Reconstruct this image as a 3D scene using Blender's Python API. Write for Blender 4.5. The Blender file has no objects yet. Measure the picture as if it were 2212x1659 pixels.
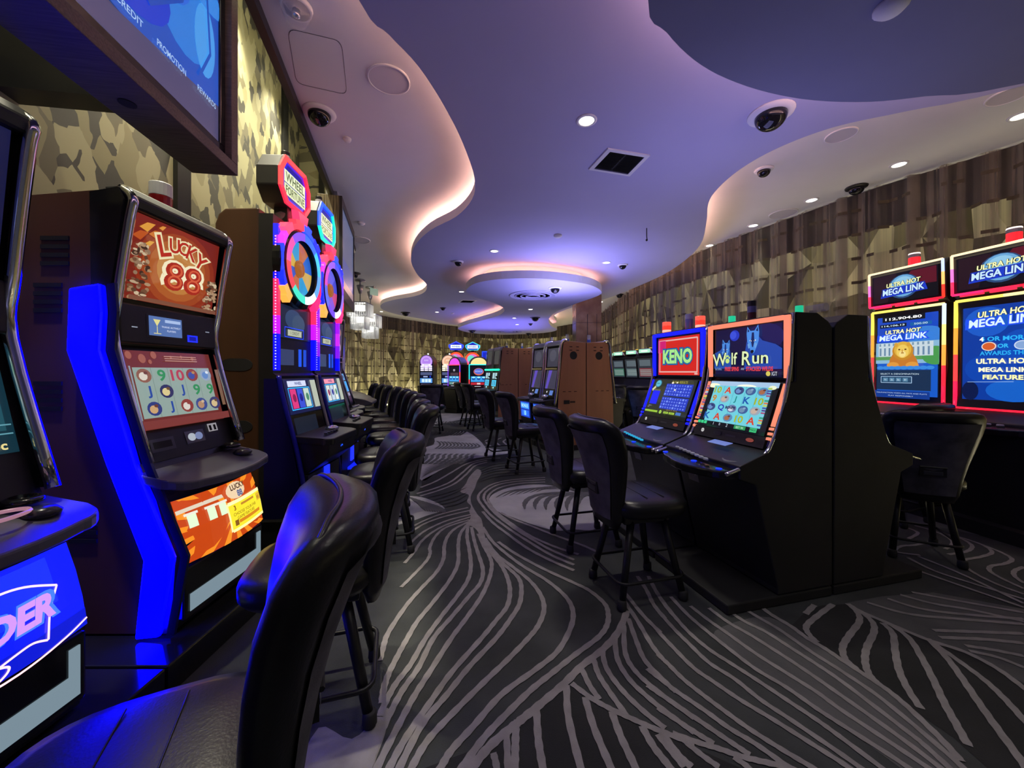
import bpy, math, random
from mathutils import Vector, Matrix
random.seed(7)
sc = bpy.context.scene
COL = sc.collection
PI = math.pi
# ------------------------------------------------------------------ camera, world, exposure
F, HZ, H = 830.0, 803.0, 1.25            # focal length in pixels, horizon row, camera height
cd = bpy.data.cameras.new('camera'); cam = bpy.data.objects.new('camera', cd); COL.objects.link(cam)
cam.location = (0, 0, H); cam.rotation_euler = (PI/2, 0, 0)
cd.sensor_fit = 'HORIZONTAL'; cd.sensor_width = 36; cd.lens = 36*F/2212
cd.shift_y = (HZ-829.5)/2212; cd.clip_start = .02; cd.clip_end = 100
sc.camera = cam
w = bpy.data.worlds.new('world'); sc.world = w; w.use_nodes = True
bg = w.node_tree.nodes['Background']; bg.inputs[0].default_value = (.50, .49, .62, 1); bg.inputs[1].default_value = .10
vs = sc.view_settings
sc.display_settings.display_device = 'sRGB'
vs.view_transform = 'Standard'; vs.look = 'None'; vs.gamma = 1; vs.use_curve_mapping = False; vs.exposure = 0
def lamp(name, typ, loc, power, color, size=.1, rot=(0,0,0), spot=None, blend=.5, sy=None):
    d = bpy.data.lights.new(name, typ); d.energy = power; d.color = color
    if typ == 'AREA':
        d.size = size
        if sy: d.shape = 'RECTANGLE'; d.size_y = sy
    else: d.shadow_soft_size = size
    if spot: d.spot_size = math.radians(spot); d.spot_blend = blend
    o = bpy.data.objects.new(name, d); COL.objects.link(o); o.location = loc; o.rotation_euler = rot
    return o
BLUE = (.40, .38, 1.0)
# added fill lamps facing up, standing in for the glow of the machine banks
lamp('ceiling_fill', 'AREA', (1.6, 3.0, 1.75), 10, BLUE, .8, (PI, 0, 0), sy=1.6)
lamp('ceiling_fill', 'AREA', (.9, 6.6, 1.95), 46, BLUE, .8, (PI, 0, 0), sy=1.6)
lamp('ceiling_fill', 'AREA', (-.3, 12.5, 2.2), 40, (.26, .22, 1), 2.5, (PI, 0, 0), sy=3)
lamp('ceiling_fill', 'AREA', (.8, -1.9, 1.3), 9, BLUE, 2.0, (PI, 0, 0), sy=2)

# added fill spots without fixtures, lighting the floor near and behind the camera
for x, y in ((.75, .55), (2.6, .5), (.35, 1.5), (1.5, -1.2)):
    lamp('floor_fill', 'SPOT', (x, y, 2.7), 22, (1, .93, .84), .15, (0, 0, 0), 105, .9)
# ------------------------------------------------------------------ materials
def lin(c):
    return c/12.92 if c <= .04045 else ((c+.055)/1.055)**2.4
def hexc(h):
    h = h.lstrip('#'); return tuple(lin(int(h[i:i+2], 16)/255) for i in (0, 2, 4))
MATS = {}
def newmat(name):
    m = bpy.data.materials.new(name); m.use_nodes = True
    return m, m.node_tree.nodes, m.node_tree.links, m.node_tree.nodes['Principled BSDF']
def mat(key):
    """'#rrggbb*s' glowing, '@rrggbb/rough' or '@rrggbb/rough/metal' painted, else a named material"""
    if key in MATS: return MATS[key]
    if key[0] == '#':
        h, _, s = key[1:].partition('*')
        m, N, L, B = newmat('glow_' + h); c = hexc(h)
        B.inputs['Base Color'].default_value = (.01, .01, .01, 1); B.inputs['Roughness'].default_value = .25
        B.inputs['Emission Color'].default_value = (*c, 1); B.inputs['Emission Strength'].default_value = float(s or 1)
    elif key[0] == '@':
        p = key[1:].split('/')
        m, N, L, B = newmat('paint_' + p[0])
        B.inputs['Base Color'].default_value = (*hexc(p[0]), 1); B.inputs['Roughness'].default_value = float(p[1]) if len(p) > 1 else .5
        B.inputs['Metallic'].default_value = float(p[2]) if len(p) > 2 else 0
    else: raise KeyError(key)
    MATS[key] = m; return m
def nd(N, t, **kw):
    n = N.new(t)
    for k, v in kw.items():
        if k in n.inputs.keys() if isinstance(k, str) else False: n.inputs[k].default_value = v
        else: setattr(n, k, v)
    return n
def ramp(N, stops, interp='LINEAR'):
    r = N.new('ShaderNodeValToRGB'); e = r.color_ramp; e.interpolation = interp
    while len(e.elements) < len(stops): e.elements.new(.5)
    for el, (p, c) in zip(e.elements, stops): el.position = p; el.color = (*c, 1)
    return r
def noisy(name, stops, scale, rough, metal=0, detail=4, stretch=None, bump=0, bscale=None, coat=0):
    m, N, L, B = newmat(name)
    tc = N.new('ShaderNodeTexCoord'); mp = N.new('ShaderNodeMapping'); L.new(tc.outputs['Object'], mp.inputs[0])
    if stretch: mp.inputs['Scale'].default_value = stretch
    n = N.new('ShaderNodeTexNoise'); n.inputs['Scale'].default_value = scale; n.inputs['Detail'].default_value = detail
    L.new(mp.outputs[0], n.inputs['Vector'])
    r = ramp(N, stops); L.new(n.outputs[0], r.inputs[0]); L.new(r.outputs[0], B.inputs['Base Color'])
    B.inputs['Roughness'].default_value = rough; B.inputs['Metallic'].default_value = metal
    B.inputs['Coat Weight'].default_value = coat
    if bump:
        n2 = N.new('ShaderNodeTexNoise'); n2.inputs['Scale'].default_value = bscale or scale*4; L.new(tc.outputs['Object'], n2.inputs['Vector'])
        b = N.new('ShaderNodeBump'); b.inputs['Strength'].default_value = bump; b.inputs['Distance'].default_value = .004
        L.new(n2.outputs[0], b.inputs['Height']); L.new(b.outputs[0], B.inputs['Normal'])
    MATS[name] = m; return m
g = lambda v: (v, v, v)
noisy('leather', [(.3, (.008, .008, .009)), (.7, (.015, .0145, .015))], 6, .32, bump=.10, bscale=160)
MATS['leather'].node_tree.nodes['Principled BSDF'].inputs['Specular IOR Level'].default_value = .34
noisy('ceiling_slate', [(.3, (.20, .21, .33)), (.7, (.22, .23, .35))], 2, .85)  # blue darkened in the colour to offset lamp light on the right panel
noisy('velvet', [(.3, (.050, .048, .056)), (.7, (.13, .125, .145))], 9, .95, bump=.2, bscale=300)
noisy('carpet_base', [(.3, (.027, .031, .030)), (.7, (.056, .061, .060))], 3.2, .95, detail=6, bump=.5, bscale=260)
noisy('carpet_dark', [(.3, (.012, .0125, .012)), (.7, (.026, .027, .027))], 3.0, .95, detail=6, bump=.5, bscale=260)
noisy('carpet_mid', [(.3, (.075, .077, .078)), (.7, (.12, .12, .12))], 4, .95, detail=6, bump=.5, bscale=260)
noisy('carpet_line', [(.3, (.235, .22, .215)), (.7, (.315, .297, .29))], 14, .95, detail=5, bump=.5, bscale=260)
noisy('carpet_light', [(.3, (.32, .315, .32)), (.7, (.45, .445, .45))], 3.5, .95, detail=6, bump=.5, bscale=260)
noisy('ceiling_white', [(.3, g(.76)), (.7, g(.80))], 2, .85)
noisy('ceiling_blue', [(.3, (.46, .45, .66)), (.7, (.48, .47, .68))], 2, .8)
noisy('brown_wood', [(.35, (.085, .030, .016)), (.65, (.12, .043, .022))], 4, .45, stretch=(1, 1, .15), detail=5)
noisy('tv_wood', [(.3, (.060, .042, .036)), (.7, (.13, .093, .08))], 10, .5, stretch=(12, .6, 12), detail=5)
noisy('zebra_wood', [(.38, (.06, .045, .02)), (.5, (.22, .18, .09)), (.62, (.42, .36, .2))], 9, .4, stretch=(14, 14, .35), detail=3)
noisy('orange_wood', [(.35, (.36, .155, .07)), (.65, (.44, .19, .09))], 5, .5, stretch=(1, 1, .12), detail=5)
noisy('chrome', [(.3, g(.62)), (.7, g(.75))], 3, .12, metal=1)
noisy('silver', [(.3, g(.32)), (.7, g(.45))], 3, .32, metal=.9)
noisy('black_gloss', [(.3, g(.010)), (.7, g(.014))], 3, .12)
noisy('black_satin', [(.3, g(.010)), (.7, g(.016))], 5, .4)
noisy('black_matt', [(.3, g(.006)), (.7, g(.011))], 5, .75)
noisy('black_metal', [(.3, g(.012)), (.7, g(.02))], 8, .42, metal=.3)
noisy('marble', [(.3, (.20, .11, .055)), (.5, (.30, .18, .09)), (.7, (.42, .27, .15))], 3, .18, detail=8)
noisy('grey_shell', [(.3, g(.10)), (.7, g(.14))], 5, .35, metal=.2)
noisy('rubber', [(.3, g(.012)), (.7, g(.02))], 8, .7)

def wallpaper(name='wallpaper', ang=0):
    m, N, L, B = newmat(name)
    tc = N.new('ShaderNodeTexCoord')
    mp = N.new('ShaderNodeMapping'); L.new(tc.outputs['Object'], mp.inputs[0]); mp.inputs['Scale'].default_value = (1, 4.2, 3.0); mp.inputs['Rotation'].default_value = (.5, 0, ang)
    ns = N.new('ShaderNodeTexNoise'); ns.inputs['Scale'].default_value = 1.3; L.new(mp.outputs[0], ns.inputs['Vector'])
    mx = N.new('ShaderNodeMix'); mx.data_type = 'VECTOR'; mx.inputs[0].default_value = .22
    L.new(mp.outputs[0], mx.inputs[4]); L.new(ns.outputs[1], mx.inputs[5])
    v = N.new('ShaderNodeTexVoronoi'); v.distance = 'CHEBYCHEV'; v.inputs['Scale'].default_value = 2.5; v.inputs['Randomness'].default_value = .95
    L.new(mx.outputs[1], v.inputs['Vector'])
    r = ramp(N, [(0, (.065, .062, .05)), (.3, (.30, .275, .15)), (.5, (.40, .375, .22)), (.72, (.17, .155, .095)), (.9, (.36, .34, .21))], 'CONSTANT')
    L.new(v.outputs['Color'], r.inputs[0]); L.new(r.outputs[0], B.inputs['Base Color']); B.inputs['Roughness'].default_value = .5
    MATS[name] = m
wallpaper(); wallpaper('wallpaper_end', PI/2)
for n_, c_ in (('facet_a', (.12, .11, .055)), ('facet_b', (.34, .32, .17)), ('facet_c', (.62, .59, .35)), ('facet_d', (.88, .84, .58))):
    noisy(n_, [(.3, tuple(v*.9 for v in c_)), (.7, c_)], 2, .4)
def gauze():
    m, N, L, B = newmat('gauze')
    tc = N.new('ShaderNodeTexCoord')
    B.inputs['Base Color'].default_value = (.17, .15, .105, 1); B.inputs['Roughness'].default_value = .6
    mp = N.new('ShaderNodeMapping'); L.new(tc.outputs['UV'], mp.inputs[0]); mp.inputs['Scale'].default_value = (15, .10, 1)
    n = N.new('ShaderNodeTexNoise'); n.inputs['Scale'].default_value = 1.0; n.inputs['Detail'].default_value = 3; L.new(mp.outputs[0], n.inputs['Vector'])
    r = ramp(N, [(.40, g(.22)), (.60, g(.86))]); L.new(n.outputs[0], r.inputs[0])
    t = N.new('ShaderNodeBsdfTransparent'); x = N.new('ShaderNodeMixShader')
    L.new(r.outputs[0], x.inputs[0]); L.new(t.outputs[0], x.inputs[1]); L.new(B.outputs[0], x.inputs[2])
    L.new(x.outputs[0], N['Material Output'].inputs[0])
    MATS['gauze'] = m
gauze()
def glassy(name, c, rough, alpha):
    m, N, L, B = newmat(name)
    B.inputs['Base Color'].default_value = (*c, 1); B.inputs['Roughness'].default_value = rough; B.inputs['Alpha'].default_value = alpha
    MATS[name] = m
glassy('clear_plastic', (.8, .82, .85), .08, .28)
glassy('dome_black', (.01, .01, .012), .06, 1)
glassy('crystal', (.55, .57, .58), .10, .42)
# ------------------------------------------------------------------ mesh helpers
class MB:
    def __init__(s): s.v = []; s.f = []; s.m = []; s.keys = []; s.uv = None
    def k(s, key):
        if key not in s.keys: s.keys.append(key)
        return s.keys.index(key)
    def face(s, pts, key):
        i = len(s.v); s.v.extend(tuple(p) for p in pts); s.f.append(tuple(range(i, i+len(pts)))); s.m.append(s.k(key))
    def grid(s, rows, key, cu=False, cv=False):
        """rows of points joined into quads; cu closes each row, cv closes the column direction"""
        nr, nc = len(rows), len(rows[0]); b = len(s.v); ki = s.k(key)
        for r in rows: s.v.extend(tuple(p) for p in r)
        for i in range(nr if cv else nr-1):
            for j in range(nc if cu else nc-1):
                a, c = i, (i+1) % nr; d, e = j, (j+1) % nc
                s.f.append((b+a*nc+d, b+a*nc+e, b+c*nc+e, b+c*nc+d)); s.m.append(ki)
    def cap(s, n0, n, key, flip=False):
        t = tuple(range(n0, n0+n)); s.f.append(t[::-1] if flip else t); s.m.append(s.k(key))
    def loft(s, rows, key, caps=True):
        b = len(s.v); n = len(rows[0]); s.grid(rows, key, cu=True)
        if caps: s.cap(b, n, key, True); s.cap(b+n*(len(rows)-1), n, key)
    def box(s, x0, y0, z0, x1, y1, z1, key):
        s.loft([[(x0,y0,z),(x1,y0,z),(x1,y1,z),(x0,y1,z)] for z in (z0, z1)], key)
    def prism(s, prof, x0, x1, key, side=None):
        """outline of (y, z) points swept along x"""
        b = len(s.v); n = len(prof); s.grid([[(x0,y,z) for y,z in prof], [(x1,y,z) for y,z in prof]], key, cu=True)
        s.cap(b, n, side or key, True); s.cap(b+n, n, side or key)
    def slab(s, out, z0, z1, key, side=None):
        """outline of (x, y) points swept along z"""
        b = len(s.v); n = len(out); s.grid([[(x,y,z0) for x,y in out], [(x,y,z1) for x,y in out]], side or key, cu=True)
        s.cap(b, n, key, True); s.cap(b+n, n, key)
    def tube(s, pts, r, key, n=8, closed=False, caps=True):
        P = [Vector(p) for p in pts]; R = r if isinstance(r, (list, tuple)) else [r]*len(P); rows = []
        up = Vector((0, 0, 1)); ref = None
        for i, p in enumerate(P):
            if closed: d = P[(i+1) % len(P)] - P[i-1]
            else: d = P[min(i+1, len(P)-1)] - P[max(i-1, 0)]
            d.normalize()
            if ref is None: ref = d.orthogonal().normalized() if abs(d.dot(up)) > .95 else d.cross(up).normalized()
            ref = (ref - d*ref.dot(d)).normalized(); q = d.cross(ref)
            rows.append([p + (ref*math.cos(2*PI*j/n) + q*math.sin(2*PI*j/n))*R[i] for j in range(n)])
        b = len(s.v); s.grid(rows, key, cu=True, cv=closed)
        if caps and not closed: s.cap(b, n, key, True); s.cap(b+n*(len(P)-1), n, key)
    def lathe(s, prof, key, c=(0,0,0), n=24, axis='z'):
        rows = []
        for r, z in prof:
            ring = []
            for j in range(n):
                a = 2*PI*j/n; u, v = r*math.cos(a), r*math.sin(a)
                ring.append((c[0]+u, c[1]+v, c[2]+z) if axis == 'z' else (c[0]+u, c[1]-z, c[2]+v))
            rows.append(ring)
        s.loft(rows, key)
    def build(s, name, parent=None, smooth=False, bevel=0, sub=0, seg=2):
        me = bpy.data.meshes.new(name); me.from_pydata(s.v, [], s.f)
        for key in s.keys: me.materials.append(mat(key))
        for p, k in zip(me.polygons, s.m): p.material_index = k; p.use_smooth = smooth
        if s.uv:
            ul = me.uv_layers.new(name='UVMap')
            for l in me.loops: ul.data[l.index].uv = s.uv[l.vertex_index]
        me.validate(); me.update()
        o = bpy.data.objects.new(name, me); COL.objects.link(o)
        if parent: o.parent = parent
        if bevel:
            b = o.modifiers.new('bevel', 'BEVEL'); b.width = bevel; b.segments = seg; b.limit_method = 'ANGLE'; b.angle_limit = .6
        if sub:
            b = o.modifiers.new('sub', 'SUBSURF'); b.levels = b.render_levels = sub
        return o
def box(name, parent, a, b, key, bevel=0):
    m = MB(); m.box(*a, *b, key); return m.build(name, parent, bevel=bevel)
def tag(o, label=None, cat=None, group=None, kind=None):
    if label: o['label'] = label
    if cat: o['category'] = cat
    if group: o['group'] = group
    if kind: o['kind'] = kind
    return o
def thing(name, label, cat, loc=(0,0,0), rz=0, group=None):
    o = bpy.data.objects.new(name, None); COL.objects.link(o); o.location = loc; o.rotation_euler = (0, 0, rz); o.empty_display_size = .1
    return tag(o, label, cat, group)
def dup(o, loc=None, rz=None, label=None, parent=None, group=None):
    c = o.copy(); COL.objects.link(c)
    if parent is not None: c.parent = parent
    if loc is not None: c.location = loc
    if rz is not None: c.rotation_euler = (0, 0, rz)
    if label: c['label'] = label
    if group: c['group'] = group
    for ch in list(o.children): dup(ch, parent=c)
    return c
def cat_rom(P, n=6, closed=False):
    out = []; N = len(P); V = [Vector(p) for p in P]
    for i in range(N if closed else N-1):
        if closed: a, b, c, d = V[i-1], V[i], V[(i+1) % N], V[(i+2) % N]
        else: a, b, c, d = V[max(i-1, 0)], V[i], V[i+1], V[min(i+2, N-1)]
        for j in range(n):
            t = j/n
            out.append(.5*((2*b) + (c-a)*t + (2*a-5*b+4*c-d)*t*t + (3*b-a-3*c+d)*t**3))
    if not closed: out.append(V[-1])
    return out
def at(px, Y): return (px-1106)/F*Y
def FL(px, py):
    Y = F*H/(py-HZ); return ((px-1106)/F*Y, Y)
def CE(px, py, z):
    Y = F*(z-H)/(HZ-py); return ((px-1106)/F*Y, Y)
TXT = {}
def glyphs(body, bold=0):
    k = (body, bold)
    if k not in TXT:
        c = bpy.data.curves.new('t', 'FONT'); c.body = body; c.size = 1; c.align_x = 'CENTER'; c.resolution_u = 3; c.offset = bold
        o = bpy.data.objects.new('t', c); COL.objects.link(o)
        bpy.context.view_layer.update()
        me = bpy.data.meshes.new_from_object(o.evaluated_get(bpy.context.evaluated_depsgraph_get()))
        V = [(v.co.x, v.co.y) for v in me.vertices]; Fc = [tuple(p.vertices) for p in me.polygons]
        bpy.data.objects.remove(o); bpy.data.curves.remove(c); bpy.data.meshes.remove(me)
        if V:
            x0 = min(v[0] for v in V); x1 = max(v[0] for v in V); y0 = min(v[1] for v in V); y1 = max(v[1] for v in V)
            V = [((x-(x0+x1)/2)/(y1-y0), (y-(y0+y1)/2)/(y1-y0)) for x, y in V]; asp = (x1-x0)/(y1-y0)
        else: asp = 1
        TXT[k] = (V, Fc, asp)
    return TXT[k]
class Pl:
    """a flat panel: O its lower left corner, X and V its edges; u, v run 0..1"""
    def __init__(s, O, X, V):
        s.O = Vector(O); s.X = Vector(X); s.V = Vector(V); s.w = s.X.length; s.h = s.V.length; s.n = s.X.cross(s.V).normalized()
    def pt(s, u, v, l=0): return s.O + s.X*u + s.V*v + s.n*l
    def sub(s, u0, v0, u1, v1, l=0): return Pl(s.pt(u0, v0, l), s.X*(u1-u0), s.V*(v1-v0))
def face_panel(x0, x1, a, b):
    """panel on a machine front between profile points a (lower) and b (upper), each (y, z)"""
    return Pl((x0, a[0], a[1]), (x1-x0, 0, 0), (0, b[0]-a[0], b[1]-a[1]))
class Art:
    def __init__(s, pl): s.p = pl; s.m = MB(); s.l = .0012
    def up(s): s.l += .0007; return s
    def poly(s, pts, key): s.m.face([s.p.pt(min(1, max(0, u)), min(1, max(0, v)), s.l) for u, v in pts], key); s.up()
    def rect(s, u0, v0, u1, v1, key): s.poly([(u0,v0),(u1,v0),(u1,v1),(u0,v1)], key)
    def ell(s, u, v, ru, rv, key, n=20, a0=0, a1=2*PI): s.poly([(u+ru*math.cos(a0+(a1-a0)*j/n), v+rv*math.sin(a0+(a1-a0)*j/n)) for j in range(n)], key)
    def disc(s, u, v, r, key, n=20): s.ell(u, v, r*s.p.h/s.p.w, r, key, n)
    def text(s, body, u, v, h, key, wide=1, bold=0, rot=0, maxw=None, shear=0):
        V, Fc, asp = glyphs(body, bold)
        hh = h*s.p.h; ww = hh*wide
        if maxw: ww = maxw*s.p.w/max(asp, .01)
        c, sn = math.cos(rot), math.sin(rot); b = len(s.m.v); k = s.m.k(key)
        for x, y in V:
            x += shear*y; X, Y = x*ww, y*hh; X, Y = X*c-Y*sn, X*sn+Y*c
            s.m.v.append(tuple(s.p.pt(u+X/s.p.w, v+Y/s.p.h, s.l)))
        for f in Fc: s.m.f.append(tuple(b+i for i in f)); s.m.m.append(k)
        s.up()
    def line(s, pts, wd, key):
        P = [Vector((u*s.p.w, v*s.p.h)) for u, v in pts]
        L, R = [], []
        for i, p in enumerate(P):
            d = (P[min(i+1, len(P)-1)]-P[max(i-1, 0)]).normalized(); q = Vector((-d.y, d.x))*wd*s.p.h/2
            L.append(p+q); R.append(p-q)
        s.m.grid([[s.p.pt(a.x/s.p.w, a.y/s.p.h, s.l) for a in L], [s.p.pt(a.x/s.p.w, a.y/s.p.h, s.l) for a in R]], key); s.up()
    def frame(s, u0, v0, u1, v1, wd, key):
        s.line([(u0,v0),(u1,v0)], wd, key); s.line([(u0,v1),(u1,v1)], wd, key); s.line([(u0,v0),(u0,v1)], wd, key); s.line([(u1,v0),(u1,v1)], wd, key)
    def build(s, name, parent): return s.m.build(name, parent)
def plate(name, parent, pl, key, t=.012, bevel=0, lift=0):
    m = MB(); q = [(0,0),(1,0),(1,1),(0,1)]
    m.loft([[pl.pt(u, v, -t) for u, v in q], [pl.pt(u, v, lift) for u, v in q]], key)
    return m.build(name, parent, bevel=bevel)
def bars(name, parent, pl, u0, v0, u1, v1, wd, keys, t=.012):
    """a glowing tube round a panel; keys = colours (left, top, right, bottom) or runs of colours"""
    o = []
    sides = [((u0,v0),(u0,v1)), ((u0,v1),(u1,v1)), ((u1,v1),(u1,v0)), ((u1,v0),(u0,v0))]
    m = MB()
    for (a, b), ks in zip(sides, keys):
        ks = [ks] if isinstance(ks, str) else ks
        for i, key in enumerate(ks):
            p = [pl.pt(a[0]+(b[0]-a[0])*t_, a[1]+(b[1]-a[1])*t_, wd*.4) for t_ in (i/len(ks), (i+1)/len(ks))]
            m.tube(p, wd/2, key, 6)
    return m.build(name, parent, smooth=True)
# ------------------------------------------------------------------ floor: patterned carpet
def mapA(x, y): return (760+x/4.1575, 1260+y/4.1575)
def mapB(x, y): return (1100+x/4.1575, 1260+y/4.1575)
def mapC(x, y): return (840+x/4.1475, 980+y/4.1475)
def mapD(x, y): return (860+x/6.506, 880+y/6.506)
def mapE(x, y): return (1420+x/4.495, 1290+y/4.495)
def mapF(x, y): return (1740+x/3.6144, 1200+y/3.6144)
def mapH(x, y): return (1900+x/5.926, 1060+y/5.926)
fl = MB()
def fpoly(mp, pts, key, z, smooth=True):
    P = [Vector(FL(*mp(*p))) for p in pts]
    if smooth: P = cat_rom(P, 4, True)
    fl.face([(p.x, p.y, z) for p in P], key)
zc = [0]
def stroke(mp, pts, wd=.024, key='carpet_line', z=.003, taper=0):
    P = cat_rom([Vector(FL(*mp(*p))) for p in pts], 7)
    L, R = [], []; n = len(P); zc[0] = (zc[0]+1) % 40; z = z + zc[0]*.00002
    for i, p in enumerate(P):
        d = (P[min(i+1, n-1)]-P[max(i-1, 0)])
        if d.length < 1e-6: d = Vector((0, 1))
        d.normalize(); k = 1.0
        if taper: k = min(1, .15+i/(n*.35)) * min(1, .15+(n-1-i)/(n*.35))
        q = Vector((-d.y, d.x))*wd*k*(1+.10*math.sin(i*1.9+len(pts)))/2
        L.append((p.x+q.x, p.y+q.y, z)); R.append((p.x-q.x, p.y-q.y, z))
    fl.grid([L, R], key)
XF0, XF1, YF0, YF1 = -9, 7.5, -4, 21
NX, NY = 12, 16
fl.grid([[(XF0+(XF1-XF0)*i/NX, YF0+(YF1-YF0)*j/NY, 0) for i in range(NX+1)] for j in range(NY+1)], 'carpet_base')
# big tone areas
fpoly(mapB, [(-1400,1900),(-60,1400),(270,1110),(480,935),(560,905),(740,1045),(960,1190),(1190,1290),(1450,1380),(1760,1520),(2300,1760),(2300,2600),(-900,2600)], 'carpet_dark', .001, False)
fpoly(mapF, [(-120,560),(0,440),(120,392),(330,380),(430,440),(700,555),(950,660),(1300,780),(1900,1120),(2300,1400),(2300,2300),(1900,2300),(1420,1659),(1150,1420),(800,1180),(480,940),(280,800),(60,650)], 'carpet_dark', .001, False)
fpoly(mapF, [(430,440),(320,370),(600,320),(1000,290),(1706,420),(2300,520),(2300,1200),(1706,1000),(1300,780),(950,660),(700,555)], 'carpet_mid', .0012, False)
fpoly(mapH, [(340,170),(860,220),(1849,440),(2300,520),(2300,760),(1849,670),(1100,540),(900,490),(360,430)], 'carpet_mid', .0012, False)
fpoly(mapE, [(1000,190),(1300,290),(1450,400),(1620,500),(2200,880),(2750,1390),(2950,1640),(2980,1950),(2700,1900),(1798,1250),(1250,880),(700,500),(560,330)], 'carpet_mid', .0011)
fpoly(mapC, [(290,300),(300,235),(560,100),(800,38),(960,30),(770,85),(690,190),(590,270),(420,330),(240,365)], 'carpet_dark', .0012, False)
fpoly(mapC, [(720,210),(790,140),(830,170),(790,250),(770,310),(735,380),(740,450),(790,540),(830,590),(850,690),(880,800),(960,930),(880,860),(830,770),(790,690),(740,650),(690,640),(735,570),(720,520),(735,470),(700,430),(715,370),(640,340),(690,270)], 'carpet_line', .0016)
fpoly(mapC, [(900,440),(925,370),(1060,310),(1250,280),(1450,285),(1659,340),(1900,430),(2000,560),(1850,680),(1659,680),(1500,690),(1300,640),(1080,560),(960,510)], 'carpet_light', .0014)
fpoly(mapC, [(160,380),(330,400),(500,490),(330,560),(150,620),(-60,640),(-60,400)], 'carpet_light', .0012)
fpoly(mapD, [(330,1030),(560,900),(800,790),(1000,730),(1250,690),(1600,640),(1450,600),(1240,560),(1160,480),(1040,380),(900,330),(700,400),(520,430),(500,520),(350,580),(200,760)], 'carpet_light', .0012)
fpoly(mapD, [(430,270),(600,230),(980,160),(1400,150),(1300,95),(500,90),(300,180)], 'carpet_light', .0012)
fpoly(mapA, [(240,1180),(330,1130),(300,1350),(200,1640),(180,1900),(-500,1900),(-300,1300),(0,1400)], 'carpet_line', .0012)
# light lines: fan from the node
for s_ in ([(150,690),(280,620),(420,560),(560,520),(710,485)], [(180,720),(300,640),(450,580),(600,540),(730,510)], [(185,810),(300,710),(430,640),(560,590),(745,545)],
           [(140,985),(230,880),(290,790),(400,700),(540,630),(760,560)], [(110,1200),(230,1080),(340,960),(370,890),(368,840),(420,740),(520,660),(720,595)]):
    stroke(mapC, s_, .023)
def CA(c, a): return [(x*1, y*1) for x, y in c] + [((760+x/4.1575-840)*4.1475, (1260+y/4.1575-980)*4.1475) for x, y in a]
fan = [([(720,610),(600,670),(530,740),(497,830),(490,940),(430,1060),(300,1200),(160,1360)], [(332,440),(285,570),(250,700)]),
       ([(700,640),(640,720),(622,820),(620,980),(550,1130),(400,1330),(260,1500)], [(498,499),(420,640),(330,820),(285,960),(270,1080)]),
       ([(710,640),(700,740),(720,860),(735,1000),(710,1130),(620,1270),(480,1450)], [(663,499),(530,730),(400,900),(310,1060),(250,1200)]),
       ([(740,660),(765,780),(800,900),(842,1040),(820,1160),(720,1280),(560,1470)], [(733,499),(600,760),(460,960),(340,1180),(220,1450),(150,1659),(80,1900)]),
       ([(800,720),(850,830),(900,920),(922,1000),(900,1120),(830,1280),(700,1470)], [(894,499),(700,800),(560,1020),(420,1280),(230,1659),(140,1900)]),
       ([(860,800),(940,920),(1010,1010),(1060,1110),(1085,1230),(1060,1370),(960,1500)], [(1164,499),(900,800),(700,1080),(500,1370),(340,1659),(240,1900)]),
       ([(880,850),(960,930),(1060,1020),(1155,1110),(1187,1200),(1170,1350),(1080,1500)], [(1294,499),(1050,760),(850,1010),(640,1260),(430,1659),(330,1900)]),
       ([(860,760),(960,900),(1100,1010),(1260,1140),(1360,1270),(1390,1400),(1340,1540)], [(1584,499),(1400,690),(1180,900),(900,1180),(680,1420),(540,1659),(430,1900)]),
       ([(840,660),(920,780),(1040,890),(1200,1010),(1400,1130),(1560,1260),(1640,1380),(1640,1530)], [(1860,600),(1663,770),(1350,1000),(1100,1280),(900,1500),(800,1659),(660,1900)])]
for c, a in fan: stroke(mapC, CA(c, a), .026)
for s_ in ([(1659,1050),(1450,960),(1240,850),(1060,720),(930,620),(840,520)], [(1659,1000),(1450,910),(1250,790),(1080,680),(920,560),(840,470),(800,400),(830,340),(930,275),(1100,237),(1400,215)],
           [(1659,955),(1450,865),(1300,780),(1130,675),(960,545),(870,440),(850,390),(880,335),(980,280),(1150,250),(1400,235)],
           [(1700,905),(1580,870),(1420,810),(1250,730),(1100,630),(970,530),(905,450),(888,395),(930,340),(1020,298),(1180,268),(1400,256)],
           [(1900,900),(1750,830),(1600,775),(1450,720),(1300,660),(1130,595),(1000,530)]):
    stroke(mapC, s_, .026)
stroke(mapB, [(-520,1810),(-394,1620),(-214,1380),(-14,1170),(200,960),(400,800),(600,640),(800,490),(878,380),(888,270),(850,180),(720,70),(580,0),(300,-130),(60,-260),(-100,-370)], .026)
stroke(mapB, [(-500,1880),(-334,1659),(-164,1460),(36,1290),(100,1240),(270,1100),(480,920),(650,750),(850,590),(985,430),(1060,250)], .032)
for s_ in ([(650,770),(720,920),(810,1050)], [(760,690),(800,820),(900,980),(1050,1190)], [(835,600),(870,760),(1000,950),(1200,1150),(1400,1310)], [(950,480),(970,680),(1080,870),(1280,1060),(1500,1230),(1663,1350)],
           [(1030,380),(1040,620),(1120,780),(1300,950),(1663,1220)], [(1070,320),(1140,520),(1220,700),(1400,890),(1500,985)], [(1010,130),(1150,340),(1280,560),(1390,700)],
           [(1040,90),(1200,290),(1360,450)], [(1150,-60),(1230,60),(1300,200),(1400,320)], [(1250,-60),(1310,60),(1400,200),(1480,300)],
           [(560,905),(740,1040),(900,1130),(1060,1205),(1250,1290),(1450,1370),(1663,1450)]):
    stroke(mapB, s_, .023)
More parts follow.
